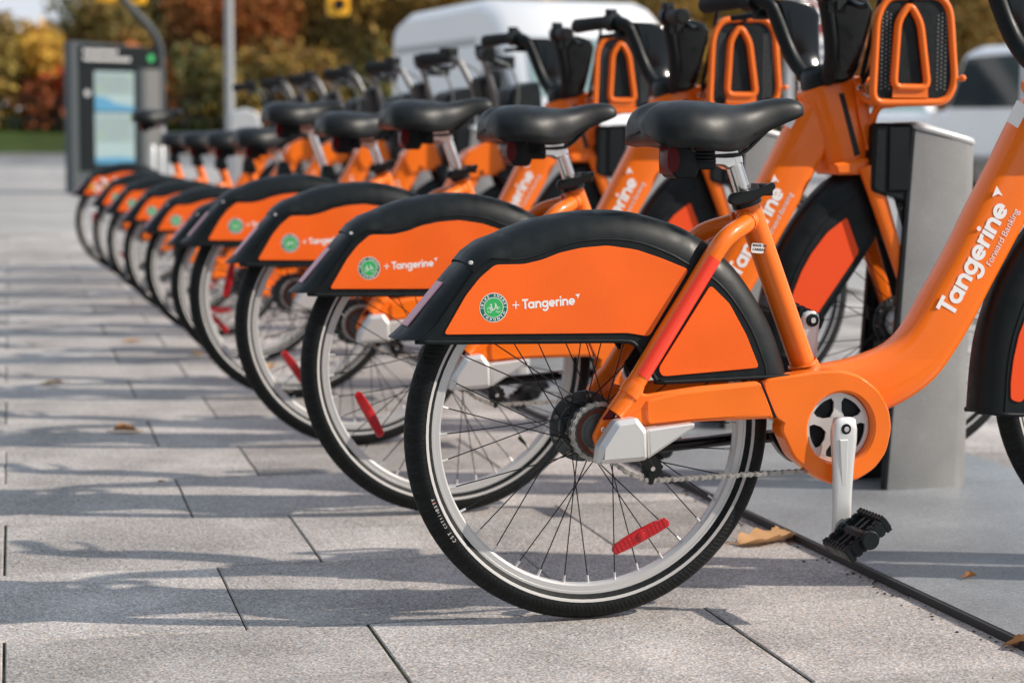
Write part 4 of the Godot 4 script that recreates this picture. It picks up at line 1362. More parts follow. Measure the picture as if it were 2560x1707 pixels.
# ---------------------------------------------------------------- the older, smaller-wheeled bicycle
func old_bicycle(style: String) -> Node3D:
	var r := Node3D.new()
	var st: SurfaceTool
	var R := 0.288 if style == "print" else 0.302
	var k := R / 0.3295 * (1.0 if style == "print" else 1.01)
	wheel(r, "rear_wheel", V(0.012, R), R, false, false)
	wheel(r, "front_wheel", V(1.08, R + 0.05), R, true, false)
	rear_fender(r, k, 0.015, style)
	var fm: Material = M.orange_paint
	st = mk()
	tube(st, [V(0.405, 0.37), V(0.30, 0.675)], 0.021, 18)
	part(r, "seat_tube", st, fm)
	st = mk()
	prism(st, rpoly(pl([0.272, 0.65, 0.276, 0.718, 0.315, 0.716, 0.338, 0.655, 0.318, 0.64]), 0.008, 3), -0.028, 0.028, 0.006)
	part(r, "seat_clamp", st, M.black_plastic)
	st = mk()
	var U := [[0.38, 0.37, 0.42, 0.275], [0.45, 0.372, 0.485, 0.278], [0.52, 0.385, 0.56, 0.29], [0.58, 0.415, 0.645, 0.34], [0.635, 0.47, 0.71, 0.41], [0.69, 0.555, 0.768, 0.498], [0.745, 0.645, 0.825, 0.59], [0.80, 0.74, 0.885, 0.68]]
	var cp := []
	var hp := []
	for e in curve_rows(U, 4):
		cp.append(V((e[0] + e[2]) / 2, (e[1] + e[3]) / 2))
		hp.append(Vector2(e[0] - e[2], e[1] - e[3]).length() / 2)
	beam(st, cp, hp, 0.034, 24, 0.55)
	var dt := part(r, "down_tube", st, fm)
	if style == "print":
		var wm := put(dt, "lettering", cache["wm_big"], M.white_print)
		wm.transform = Transform3D(Basis(V(0, 0, 1), deg_to_rad(58.5)).scaled_local(V(0.8, 0.8, 1)), V(0.70, 0.455, 0.0347))
	st = mk()
	prism(st, rpoly(pl([0.795, 0.735, 0.815, 0.765, 0.885, 0.80, 0.932, 0.802, 0.97, 0.70, 0.945, 0.682, 0.87, 0.674, 0.83, 0.66]), 0.012, 3), -0.045, 0.045, 0.006)
	var hb := part(r, "head_box", st, fm)
	st = mk()
	prism(st, circle(Vector2(0.872, 0.69), 0.008, 14), 0.044, 0.0465)
	part(hb, "lock_hole", st, M.black_metal)
	for s in [1.0, -1.0]:
		st = mk()
		tube(st, curve([V(0.335, 0.57, 0.02 * s), V(0.29, 0.56, 0.05 * s), V(0.24, 0.52, 0.07 * s), V(0.12, 0.4, 0.075 * s), V(0.012, R, 0.075 * s)], 4), 0.014, 12)
		part(r, "seat_stay", st, fm)
		st = mk()
		prism(st, rpoly(pl([-0.02, R - 0.02, 0.0, R + 0.04, 0.06, R + 0.05, 0.3, R + 0.065, 0.33, R + 0.01, 0.06, R - 0.005]), 0.01, 3), 0.055 if s > 0 else -0.07, 0.07 if s > 0 else -0.055, 0.004)
		part(r, "chain_stay", st, fm)
		st = mk()
		beam(st, [V(0.955, 0.70, 0.055 * s), V(1.0, 0.58, 0.062 * s), V(1.06, 0.42, 0.062 * s), V(1.082, R + 0.04, 0.06 * s)], [0.026, 0.023, 0.018, 0.012], 0.011, 16, 0.6)
		part(r, "fork_blade", st, M.black_plastic)
	st = mk()
	prism(st, circle(Vector2(0.43, 0.285), 0.095, 40), 0.03, 0.066, 0.004)
	part(r, "chain_guard", st, fm)
	st = mk()
	prism(st, rpoly(pl([-0.02, R - 0.045, -0.015, R - 0.01, 0.01, R + 0.03, 0.05, R + 0.033, 0.065, R + 0.01, 0.065, R - 0.04]), 0.006, 3), 0.072, 0.106, 0.006)
	part(r, "dropout_cover", st, fm)
	var cr := put(r, "crank", cached("crank"), M.cast_alloy)
	cr.position = V(0.43, 0.285, 0.082)
	var cr2 := put(r, "crank", cached("crank"), M.cast_alloy)
	cr2.transform = Transform3D(Basis(V(0, 1, 0), PI) * Basis(V(0, 0, 1), PI), V(0.43, 0.285, -0.082))
	var p1 := put(r, "pedal", cached("pedal"), M.black_plastic)
	p1.position = V(0.43, 0.11, 0.098)
	var p2 := put(r, "pedal", cached("pedal"), M.black_plastic)
	p2.transform = Transform3D(Basis(V(0, 1, 0), PI), V(0.43, 0.46, -0.098))
	# front fender
	st = mk()
	var P := []
	var Q := []
	for i in 15:
		var g := deg_to_rad(lerpf(195, 60, i / 14.0))
		P.append(Vector2(1.08, R + 0.05) + Vector2(cos(g), sin(g)) * (R + 0.05))
		Q.append(Vector2(1.08, R + 0.05) + Vector2(cos(g), sin(g)) * (R + 0.0))
	crown(st, P, Q, 0.04)
	var sk := PackedVector2Array()
	for i in 9: sk.append(Q[i])
	sk.append(Vector2(1.0, R + 0.2))
	sk.append(Vector2(0.88, R + 0.02))
	for s in [1.0, -1.0]: prism(st, sk, s * 0.04 - 0.0015, s * 0.04 + 0.0015)
	var ff := part(r, "front_fender", st, M.black_plastic)
	for s in [1.0, -1.0]:
		st = mk()
		prism(st, rpoly(inset(sk, 0.018), 0.01, 3), s * 0.0422 - 0.001, s * 0.0422 + 0.001)
		part(ff, "panel", st, M.front_panel)
	saddle_parts(r, 0.0)
	# stem and handlebar
	var h := node(r, "handlebar", V(0.90, 0.80, 0))
	h.rotation.y = deg_to_rad(8.5)
	st = mk()
	prism(st, rpoly(pl([-0.01, -0.01, -0.02, 0.12, -0.045, 0.235, -0.005, 0.25, 0.05, 0.14, 0.06, 0.02, 0.05, -0.01]), 0.012, 3), -0.045, 0.045, 0.01)
	part(h, "stem", st, M.black_plastic)
	for s in [1.0, -1.0]:
		st = mk()
		tube(st, curve([V(0.03, 0.1, 0.04 * s), V(0.005, 0.16, 0.075 * s), V(-0.04, 0.26, 0.098 * s), V(-0.065, 0.305, 0.11 * s), V(-0.085, 0.315, 0.14 * s)], 4), 0.0115, 10)
		part(h, "bar", st, M.bar_metal if style == "print" else M.black_metal)
		st = mk()
		tube(st, [V(-0.08, 0.3145, 0.13 * s), V(-0.1, 0.315, 0.2 * s), V(-0.13, 0.31, 0.3 * s)], [0.021, 0.024, 0.026], 12)
		box(st, V(-0.105, 0.318, minf(0.12 * s, 0.2 * s)), V(-0.055, 0.352, maxf(0.12 * s, 0.2 * s)), 0.008)
		part(h, "grip", st, M.rubber)
		st = mk()
		tube(st, curve([V(-0.06, 0.3, 0.15 * s), V(-0.04, 0.285, 0.2 * s), V(-0.06, 0.275, 0.28 * s)], 4), 0.008, 7)
		part(h, "brake_lever", st, M.black_metal)
		st = mk()
		tube(st, curve([V(-0.04, 0.3, 0.16 * s), V(0.03, 0.27, 0.15 * s), V(0.08, 0.18, 0.11 * s), V(0.08, 0.06, 0.06 * s), V(0.05, -0.02, 0.035 * s)], 6), 0.0042, 6)
		part(h, "cable", st, M.cable_grey)
	st = mk()
	box(st, V(-0.03, 0.27, 0.06), V(0.06, 0.315, 0.13), 0.008)
	part(h, "bell_box", st, M.black_gloss)
	st = mk()
	prism(st, rpoly(pl([0.05, 0.03, 0.075, 0.2, 0.19, 0.23, 0.21, 0.08, 0.16, 0.02]), 0.02, 3), -0.075, 0.075, 0.01)
	part(h, "front_carrier", st, M.black_plastic)
	return r

func cached(what: String) -> Mesh:
	if not cache.has(what): cache[what] = crank_mesh() if what == "crank" else pedal_mesh()
	return cache[what]

# ---------------------------------------------------------------- docking post
func lean(y: float, x: float) -> float:
	return lerpf(-0.03, 0.02, y / 0.8) * (1.0 - x / 0.182)

func dock_post() -> Node3D:
	var r := Node3D.new()
	var st: SurfaceTool
	# two curved cheeks with the wheel slot between them; plan in (x, z), mouth towards -x
	var half := [[0.0, 0.084], [0.03, 0.0868], [0.06, 0.088], [0.09, 0.0878], [0.12, 0.0855], [0.15, 0.0805], [0.172, 0.075], [0.18, 0.068], [0.182, 0.05]]
	for s in [1.0, -1.0]:
		st = mk()
		var rings := []
		for e in [0.0, 0.4, 0.8]:
			var ring := PackedVector3Array()
			for p in half: ring.append(V(p[0] + lean(e, p[0]), e + (0.028 - p[0] * 0.2 if e == 0.8 else 0.0), p[1] * s))
			rings.append(ring)
		loft(st, rings, false, false)
		part(r, "cheek", st, M.dock_silver)
		st = mk()
		rings = []
		for e in [0.0, 0.4, 0.8]:
			var ring := PackedVector3Array()
			ring.append(V(-0.001 + lean(e, 0.0), e + (0.028 if e == 0.8 else 0.0), 0.083 * s))
			for p in half: ring.append(V(p[0] + lean(e, p[0]), e + (0.027 - p[0] * 0.2 if e == 0.8 else 0.0), (p[1] - 0.006) * s))
			rings.append(ring)
		loft(st, rings, false, false)
		part(r, "inner_lining", st, M.black_plastic)
		st = mk()
		prism(st, rpoly(pl([-0.042, 0.002, -0.03, 0.002, 0.021, 0.83, 0.009, 0.83]), 0.003, 2), 0.07 if s > 0 else -0.086, 0.086 if s > 0 else -0.07, 0.002)
		part(r, "front_edge", st, M.black_plastic)
	st = mk()
	var plan := []
	for e in half: plan.append(Vector2(e[0], e[1]))
	for i in range(half.size() - 1, -1, -1): plan.append(Vector2(half[i][0], -half[i][1]))
	var tr := []
	for e in [[1.0, 0.0], [1.03, 0.002], [1.03, 0.010], [0.99, 0.016], [0.8, 0.019]]:
		var ring := PackedVector3Array()
		for p in plan: ring.append(V(0.1 + (p.x + lean(0.8, p.x) - 0.1) * e[0], 0.8285 - p.x * 0.2 + e[1] + 0.002, p.y * e[0]))
		tr.append(ring)
	loft(st, tr, true, true)
	part(r, "cap", st, M.dock_cap)
	st = mk()
	prism(st, rpoly(pl([-0.085, 0.69, 0.0, 0.662, 0.012, 0.662, 0.02, 0.842, -0.08, 0.845]), 0.012, 3), -0.082, 0.082, 0.007)
	part(r, "latch_housing", st, M.black_plastic)
	st = mk()
	box(st, V(-0.045, 0.69, 0.082), V(0.008, 0.838, 0.087), 0.003)
	part(r, "status_window", st, M.black_gloss)
	return r

# ---------------------------------------------------------------- fallen leaf
func leaf_mesh(seed_: int, l: float, curl: float) -> ArrayMesh:
	var r := RandomNumberGenerator.new()
	r.seed = seed_
	var st := mk()
	st.set_smooth_group(0)
	var rows := 12
	var cols := 6
	var g := []
	for i in rows + 1:
		var t := float(i) / rows
		var w := l * 0.3 * pow(sin(PI * pow(t, 0.8)), 0.8) * (1.0 + 0.18 * sin(t * 22.0 + seed_))
		var row := []
		for j in cols + 1:
			var u := 2.0 * j / cols - 1.0
			row.append(V((t - 0.5) * l, 0.003 + absf(u) * w * curl + l * 0.1 * curl * sin(t * 3.6 + seed_) * (0.4 + absf(u)) + r.randf_range(0, 0.0015), u * w * (1.0 - 0.25 * curl)))
		g.append(row)
	for i in rows:
		for j in cols: quad(st, g[i][j], g[i + 1][j], g[i + 1][j + 1], g[i][j + 1])
	tube(st, [V(-0.5 * l, 0.004, 0), V(-0.62 * l, 0.008, 0.02 * l), V(-0.75 * l, 0.006, 0.06 * l)], 0.0009, 4)
	return fin(st)

# ---------------------------------------------------------------- trees
func crown_mesh(seed_: int, h: float, wid: float, cols: Array, n: int, leaf: float) -> ArrayMesh:
	var r := RandomNumberGenerator.new()
	r.seed = seed_
	var blobs := []
	for i in 16:
		var t := r.randf()
		blobs.append([V(r.randf_range(-1, 1) * wid * 0.42 * (1.15 - t * 0.6), h * (0.22 + 0.7 * t), r.randf_range(-1, 1) * wid * 0.35), r.randf_range(0.16, 0.3) * wid, cols[r.randi() % cols.size()]])
	var v := PackedVector3Array()
	var c := PackedColorArray()
	var nn := PackedVector3Array()
	for i in n:
		var b = blobs[r.randi() % blobs.size()]
		var d := V(r.randfn(), r.randfn(), r.randfn()).normalized()
		var p: Vector3 = b[0] + d * b[1] * pow(r.randf(), 0.35)
		var a := V(r.randfn(), r.randfn(), r.randfn()).normalized()
		var e := a.cross(V(r.randfn(), r.randfn(), r.randfn())).normalized()
		var s := leaf * r.randf_range(0.5, 1.3)
		var f := a.cross(e)
		var k := r.randf_range(0.65, 1.3)
		var col: Color = b[2]
		col = Color(col.r * k, col.g * k * r.randf_range(0.85, 1.15), col.b * k)
		for q in [p - a * s, p + e * s * 0.6, p + a * s, p - a * s, p + a * s, p - e * s * 0.6]:
			v.append(q)
			c.append(col)
			nn.append(f)
	var ar := []
	ar.resize(Mesh.ARRAY_MAX)
	ar[Mesh.ARRAY_VERTEX] = v
	ar[Mesh.ARRAY_NORMAL] = nn
	ar[Mesh.ARRAY_COLOR] = c
	var m := ArrayMesh.new()
	m.add_surface_from_arrays(Mesh.PRIMITIVE_TRIANGLES, ar)
	return m

func trunk_mesh(seed_: int, h: float, wid: float) -> ArrayMesh:
	var r := RandomNumberGenerator.new()
	r.seed = seed_
	var st := mk()
	var top := V(r.randf_range(-0.4, 0.4), h * 0.75, 0)
	tube(st, [V(0, -0.3, 0), V(0.05, h * 0.2, 0), top * 0.6, top], [h * 0.03, h * 0.022, h * 0.015, h * 0.004], 9)
	for i in 7:
		var b := top * (0.25 + 0.1 * i)
		var g := r.randf() * TAU
		tube(st, [b, b + V(cos(g) * wid * 0.2, h * 0.12, sin(g) * wid * 0.2), b + V(cos(g) * wid * 0.4, h * 0.2, sin(g) * wid * 0.4)], [h * 0.011, h * 0.007, h * 0.002], 6)
	return fin(st)

# ---------------------------------------------------------------- vehicles (x forward, y up, z to the right)
func vwheel(parent: Node, at: Vector3, R: float, w: float) -> void:
	var n := node(parent, "wheel", at)
	var st := mk()
	lathe(st, [R * 0.6, w / 2, R * 0.92, w / 2, R, w * 0.36, R, -w * 0.36, R * 0.92, -w / 2, R * 0.6, -w / 2], 32)
	part(n, "tyre", st, M.rubber)
	st = mk()
	lathe_hard(st, [0.001, w * 0.3, R * 0.5, w * 0.36, R * 0.62, w * 0.5, R * 0.62, -w * 0.5, R * 0.5, -w * 0.36, 0.001, -w * 0.3], 24)
	part(n, "rim", st, M.cast_alloy)

func side_plates(t: Node, called: String, m: Material, p: PackedVector2Array, z: float) -> void:
	for s in [1.0, -1.0]:
		var st := mk()
		prism(st, p, s * z - 0.004, s * z + 0.004, 0.002)
		part(t, called, st, m)

func van() -> void:
	var fwd := V(0.11, 0, 0.99).normalized()
	var t := thing("delivery_van", "white high-roofed van parked behind the docked bicycles", "van", V(6.67, 0, -22.5) - fwd * 2.88, atan2(-fwd.z, fwd.x))
	t.scale = V(1.0, 0.915, 1.02)
	var st := mk()
	var prof := rpoly(pl([-2.8, 0.42, -2.82, 1.2, -2.78, 2.35, -2.6, 2.56, -2.2, 2.64, 0.9, 2.66, 1.4, 2.52, 1.76, 2.16, 2.32, 1.36, 2.72, 1.15, 2.86, 0.85, 2.88, 0.42]), 0.12, 4)
	prism(st, prof, -1.03, 1.03, 0.13, true)
	part(t, "body", st, M.van_white)
	side_plates(t, "side_window", M.car_glass, rpoly(pl([1.0, 1.35, 1.08, 2.0, 1.62, 2.02, 2.1, 1.38]), 0.05, 3), 1.031)
	side_plates(t, "side_groove", M.groove_grey, rpoly(pl([-2.6, 2.06, 0.8, 2.06, 0.8, 2.16, -2.6, 2.16]), 0.03, 2), 1.027)
	side_plates(t, "side_groove", M.groove_grey, rpoly(pl([-2.6, 1.02, 0.8, 1.02, 0.8, 1.1, -2.6, 1.1]), 0.03, 2), 1.027)
	st = mk()
	var a := V(1.80, 2.12, 0)
	var b := V(2.33, 1.375, 0)
	var nn := V(0.83, 0.56, 0) * 0.012
	quad(st, a + nn + V(0, 0, -0.78), a + nn + V(0, 0, 0.78), b + nn + V(0, 0, 0.88), b + nn + V(0, 0, -0.88))
	part(t, "windscreen", st, M.bright_glass)
	st = mk()
	box(st, V(2.87, 0.75, -0.6), V(2.91, 1.0, 0.6), 0.015)
	part(t, "grille", st, M.black_plastic)
	st = mk()
	box(st, V(2.8, 0.42, -1.0), V(2.95, 0.68, 1.0), 0.05)
	part(t, "bumper", st, M.black_plastic)
	for s in [1.0, -1.0]:
		st = mk()
		ball(st, V(2.74, 0.98, 0.8 * s), V(0.14, 0.15, 0.17), 12, 8)
		part(t, "headlight", st, M.dock_cap)
		st = mk()
		box(st, V(1.75, 1.3, minf(1.08 * s, 1.28 * s)), V(1.92, 1.72, maxf(1.08 * s, 1.28 * s)), 0.04)
		tube(st, [V(1.85, 1.4, 1.0 * s), V(1.85, 1.4, 1.1 * s)], 0.04, 8)
		part(t, "mirror", st, M.black_plastic)
		for x in [-1.7, 1.85]: vwheel(t, V(x, 0.35, 0.92 * s), 0.35, 0.22)

func pickup() -> void:
	var fwd := V(0.42, 0, 0.91).normalized()
	var t := thing("pickup_truck", "silver-white pickup truck with dark side windows parked beyond the docks", "pickup truck", V(12.25, 0, -22.9), atan2(-fwd.z, fwd.x))
	var st := mk()
	prism(st, rpoly(pl([-2.9, 0.55, -2.92, 1.12, -1.0, 1.14, -0.75, 1.8, -0.5, 1.9, 0.75, 1.92, 1.45, 1.22, 2.6, 1.12, 2.85, 1.0, 2.88, 0.5]), 0.09, 4), -0.98, 0.98, 0.09, true)
	part(t, "body", st, M.truck_silver)
	side_plates(t, "side_window", M.car_glass, rpoly(pl([-0.9, 1.17, -0.66, 1.77, 0.16, 1.8, 0.16, 1.17]), 0.04, 3), 0.982)
	side_plates(t, "side_window", M.car_glass, rpoly(pl([0.22, 1.17, 0.22, 1.8, 0.7, 1.8, 1.28, 1.21]), 0.04, 3), 0.982)
	st = mk()
	quad(st, V(0.8, 1.9, -0.75), V(0.8, 1.9, 0.75), V(1.47, 1.24, 0.84), V(1.47, 1.24, -0.84))
	part(t, "windscreen", st, M.car_glass)
	for x in [-1.75, 1.85]:
		side_plates(t, "wheel_arch", M.black_metal, circle(Vector2(x, 0.48), 0.47, 28), 0.98)
	side_plates(t, "fuel_door", M.truck_silver, rpoly(pl([-1.2, 0.98, -1.02, 0.98, -1.02, 1.14, -1.2, 1.14]), 0.03, 3), 0.981)
	side_plates(t, "door_handle", M.black_plastic, pl([0.16, 1.02, 0.36, 1.02, 0.36, 1.06, 0.16, 1.06]), 0.985)
	for s in [1.0, -1.0]:
		for x in [-1.75, 1.85]: vwheel(t, V(x, 0.4, 0.9 * s), 0.4, 0.26)
		st = mk()
		box(st, V(1.1, 1.3, minf(1.0 * s, 1.22 * s)), V(1.24, 1.52, maxf(1.0 * s, 1.22 * s)), 0.03)
		part(t, "mirror", st, M.black_plastic)
	st = mk()
	box(st, V(-2.99, 0.5, -0.95), V(-2.88, 0.68, 0.95), 0.02)
	box(st, V(2.84, 0.5, -0.95), V(2.97, 0.72, 0.95), 0.02)
	part(t, "bumper", st, M.dock_cap)

func car(label: String, at: Vector3, fwd: Vector3) -> void:
	var t := thing("parked_car", label, "car", at, atan2(-fwd.z, fwd.x))
	var st := mk()
	prism(st, rpoly(pl([-2.2, 0.4, -2.25, 0.9, -1.9, 1.0, -1.35, 1.45, -0.9, 1.55, 0.3, 1.55, 1.05, 1.02, 2.0, 0.88, 2.2, 0.7, 2.2, 0.4]), 0.14, 4), -0.88, 0.88, 0.14, true)
	part(t, "body", st, M.van_white)
	side_plates(t, "side_window", M.car_glass, rpoly(pl([-1.5, 1.05, -1.15, 1.42, 0.2, 1.45, 0.75, 1.06]), 0.05, 3), 0.885)
	st = mk()
	quad(st, V(0.36, 1.55, -0.65), V(0.36, 1.55, 0.65), V(1.07, 1.045, 0.74), V(1.07, 1.045, -0.74))
	part(t, "windscreen", st, M.bright_glass)
	for s in [1.0, -1.0]:
		for x in [-1.35, 1.35]: vwheel(t, V(x, 0.33, 0.8 * s), 0.33, 0.2)

# ---------------------------------------------------------------- map kiosk
func kiosk() -> void:
	var a := V(0.74, 0, -29.0)
	var b := V(2.06, 0, -29.75)
	var d := (b - a)
	var w := d.length()
	var t := thing("map_kiosk", "dark grey station kiosk with two lit-coloured area maps under black header", "kiosk", a, atan2(-d.z, d.x))
	var st := mk()
	prism(st, rpoly(pl([0, 0, w * 0.8, 0, w * 0.8, 2.02, 0, 2.06]), 0.03, 3), -0.12, 0.06, 0.015)
	part(t, "body", st, M.kiosk_grey)
	st = mk()
	box(st, V(w * 0.08, 1.72, 0.06), V(w * 0.95, 2.01, 0.075), 0.004)
	part(t, "header", st, M.kiosk_black)
	st = mk()
	box(st, V(w * 0.08, 0.3, 0.06), V(w * 0.72, 1.715, 0.072), 0.004)
	part(t, "map_case", st, M.kiosk_black)
	for e in [[1.12, 1.66], [0.4, 1.1]]:
		var mp := node(t, "map")
		st = mk()
		box(st, V(w * 0.24, e[0], 0.072), V(w * 0.655, e[1], 0.076), 0.0)
		part(mp, "sheet", st, M.map_pale)
		st = mk()
		var h: float = e[1] - e[0]
		prism(st, pl([w * 0.24, e[0], w * 0.655, e[0], w * 0.655, e[0] + h * 0.12, w * 0.45, e[0] + h * 0.2, w * 0.36, e[0] + h * 0.34, w * 0.24, e[0] + h * 0.38] if e[0] > 1.0 else [w * 0.24, e[0], w * 0.655, e[0], w * 0.655, e[0] + h * 0.1, w * 0.5, e[0] + h * 0.14, w * 0.24, e[0] + h * 0.12]), 0.0765, 0.079)
		part(mp, "lake_print", st, M.map_blue)
		st = mk()
		for q in [[0.3, 0.55, 0.03], [0.6, 0.9, 0.025], [0.4, 0.8, 0.02], [0.55, 0.45, 0.02]]:
			prism(st, circle(Vector2(w * q[0], e[0] + h * q[1]), q[2], 12), 0.0765, 0.079)
		part(mp, "park_print", st, M.map_green)
		st = mk()
		for q in 9:
			box(st, V(w * (0.27 + 0.04 * q), e[0] + h * 0.42, 0.0765), V(w * (0.27 + 0.04 * q) + 0.006, e[0] + h * 0.97, 0.0785))
			box(st, V(w * 0.26, e[0] + h * (0.45 + 0.055 * q), 0.0765), V(w * 0.64, e[0] + h * (0.45 + 0.055 * q) + 0.006, 0.0788))
		part(mp, "street_print", st, M.kiosk_panel)
	st = mk()
	for e in [[0.13, 1.905, 0.5], [0.13, 1.805, 0.68]]:
		for i in int(e[2] / 0.045):
			box(st, V(w * e[0] + i * 0.05, e[1] - (0.0 if i % 3 else -0.005), 0.075), V(w * e[0] + i * 0.05 + 0.036, e[1] + 0.05 - (0.012 if i % 2 else 0.0), 0.0775))
	part(t, "header_lettering", st, M.white_print)
	st = mk()
	prism(st, circle(Vector2(w * 0.84, 1.86), 0.052, 20), 0.075, 0.079)
	part(t, "round_emblem", st, M.green_light)
	st = mk()
	prism(st, circle(Vector2(w * 0.165, 1.36), 0.045, 16), 0.072, 0.076)
	part(t, "info_disc", st, M.reflective_grey)
	st = mk()
	box(st, V(w * 0.73, 0.1, -0.1), V(w * 0.955, 1.74, 0.058), 0.01)
	part(t, "side_panel", st, M.kiosk_panel)
	st = mk()
	tube(st, curve([V(w * 0.98, 0, 0), V(w * 0.98, 1.0, 0), V(w * 0.98, 1.85, 0), V(w * 0.955, 2.08, 0), V(w * 0.87, 2.28, 0), V(w * 0.7, 2.5, 0), V(w * 0.5, 2.78, 0), V(w * 0.32, 3.0, 0)], 5), 0.052, 12)
	part(t, "mast", st, M.kiosk_grey)
	st = mk()
	box(st, V(-0.1, 3.0, -0.45), V(w * 0.6, 3.05, 0.45), 0.01)
	part(t, "solar_panel", st, M.kiosk_black)

func signal_head(label: String, at: Vector3, lamps: int) -> void:
	var t := thing("traffic_signal", label, "traffic signal", at, 0.0)
	var st := mk()
	var h := 0.36 * lamps
	prism(st, rpoly(pl([-0.19, 0, 0.19, 0, 0.19, h, -0.19, h]), 0.05, 3), -0.1, 0.08, 0.02)
	part(t, "housing", st, M.signal_yellow)
	for i in lamps:
		st = mk()
		prism(st, circle(Vector2(0, 0.18 + 0.36 * i), 0.1, 20), 0.08, 0.1, 0.005)
		part(t, "lens", st, M.lens_dark_red if i == lamps - 1 else M.black_gloss)
		st = mk()
		var rings := []
		for z in [0.08, 0.24]:
			var ring := PackedVector3Array()
			for q in 13:
				var g := lerpf(-0.4, PI + 0.4, q / 12.0)
				ring.append(V(cos(g) * 0.115, 0.18 + 0.36 * i + sin(g) * 0.115, z))
			rings.append(ring)
		loft(st, rings, false, false)
		part(t, "visor", st, M.signal_yellow)
	st = mk()
	tube(st, [V(0, h - 0.02, 0), V(0, 4.72 - at.y, 0)], 0.03, 8)
	part(t, "hanger", st, M.galvanised)

# ---------------------------------------------------------------- the scene
func bike_at(k: float, ds := 0.0) -> Vector3:
	return E3 * (AXLE + DRIFT * k + ds) + N3 * (-DEEP - PITCH * k)

func lift_saddle(b: Node, lift: float) -> void:
	var up := Vector3(-0.0248, 0.0688, 0).normalized()
	for c in b.get_children():
		if str(c.name) in ["seat_post", "post_head", "saddle", "saddle_rails", "tail_light", "tail_light_lens"]:
			c.position += up * lift

func _ready() -> void:
	rng.seed = 20
	# --- camera
	var cam := Camera3D.new()
	cam.name = "camera"
	var fw := V(0.23165641, -0.09893646, -0.96775353)
	var rt := V(0.97263118, 0.00515176, 0.23229732)
	var up := V(0.01799704, 0.99508042, -0.09742212)
	cam.transform = Transform3D(Basis(rt, up, -fw).orthonormalized(), V(0, EYE, 0))
	cam.keep_aspect = Camera3D.KEEP_HEIGHT
	cam.fov = 18.6324
	cam.near = 0.05
	cam.far = 900.0
	var lens := CameraAttributesPhysical.new()
	lens.frustum_focal_length = 73.16
	lens.frustum_focus_distance = 3.42
	lens.exposure_aperture = 4.4
	lens.frustum_near = 0.05
	lens.frustum_far = 900.0
	cam.attributes = lens
	add_child(cam)
	cam.current = true
	# --- sky and sun
	var we := WorldEnvironment.new()
	we.name = "environment"
	var env := Environment.new()
	env.background_mode = Environment.BG_SKY
	var sm := ProceduralSkyMaterial.new()
	sm.sky_top_color = Color(0.7, 0.76, 0.83)
	sm.sky_horizon_color = Color(0.82, 0.835, 0.86)
	sm.sky_curve = 0.2
	sm.ground_bottom_color = Color(0.35, 0.34, 0.33)
	sm.ground_horizon_color = Color(0.7, 0.7, 0.7)
	sm.sun_angle_max = 12.0
	sm.sky_energy_multiplier = 1.04
	env.sky = Sky.new()
	env.sky.sky_material = sm
	env.tonemap_mode = Environment.TONE_MAPPER_LINEAR
	env.tonemap_exposure = 1.12
	env.sdfgi_enabled = true
	env.ssao_enabled = true
	env.ssil_enabled = true
	we.environment = env
	add_child(we)
	var sun := DirectionalLight3D.new()
	sun.name = "sun"
	sun.light_color = Color(1.0, 0.955, 0.9)
	sun.light_energy = 1.5
	sun.light_angular_distance = 0.55
	sun.shadow_enabled = true
	var to_sun := (E3 * 1.4 + N3 * 0.6 + Vector3.UP).normalized()
	sun.transform = Transform3D(Basis.looking_at(-to_sun), V(0, 8, 0))
	add_child(sun)
	materials()
	setting()
	bicycles()
	background()
	litter()

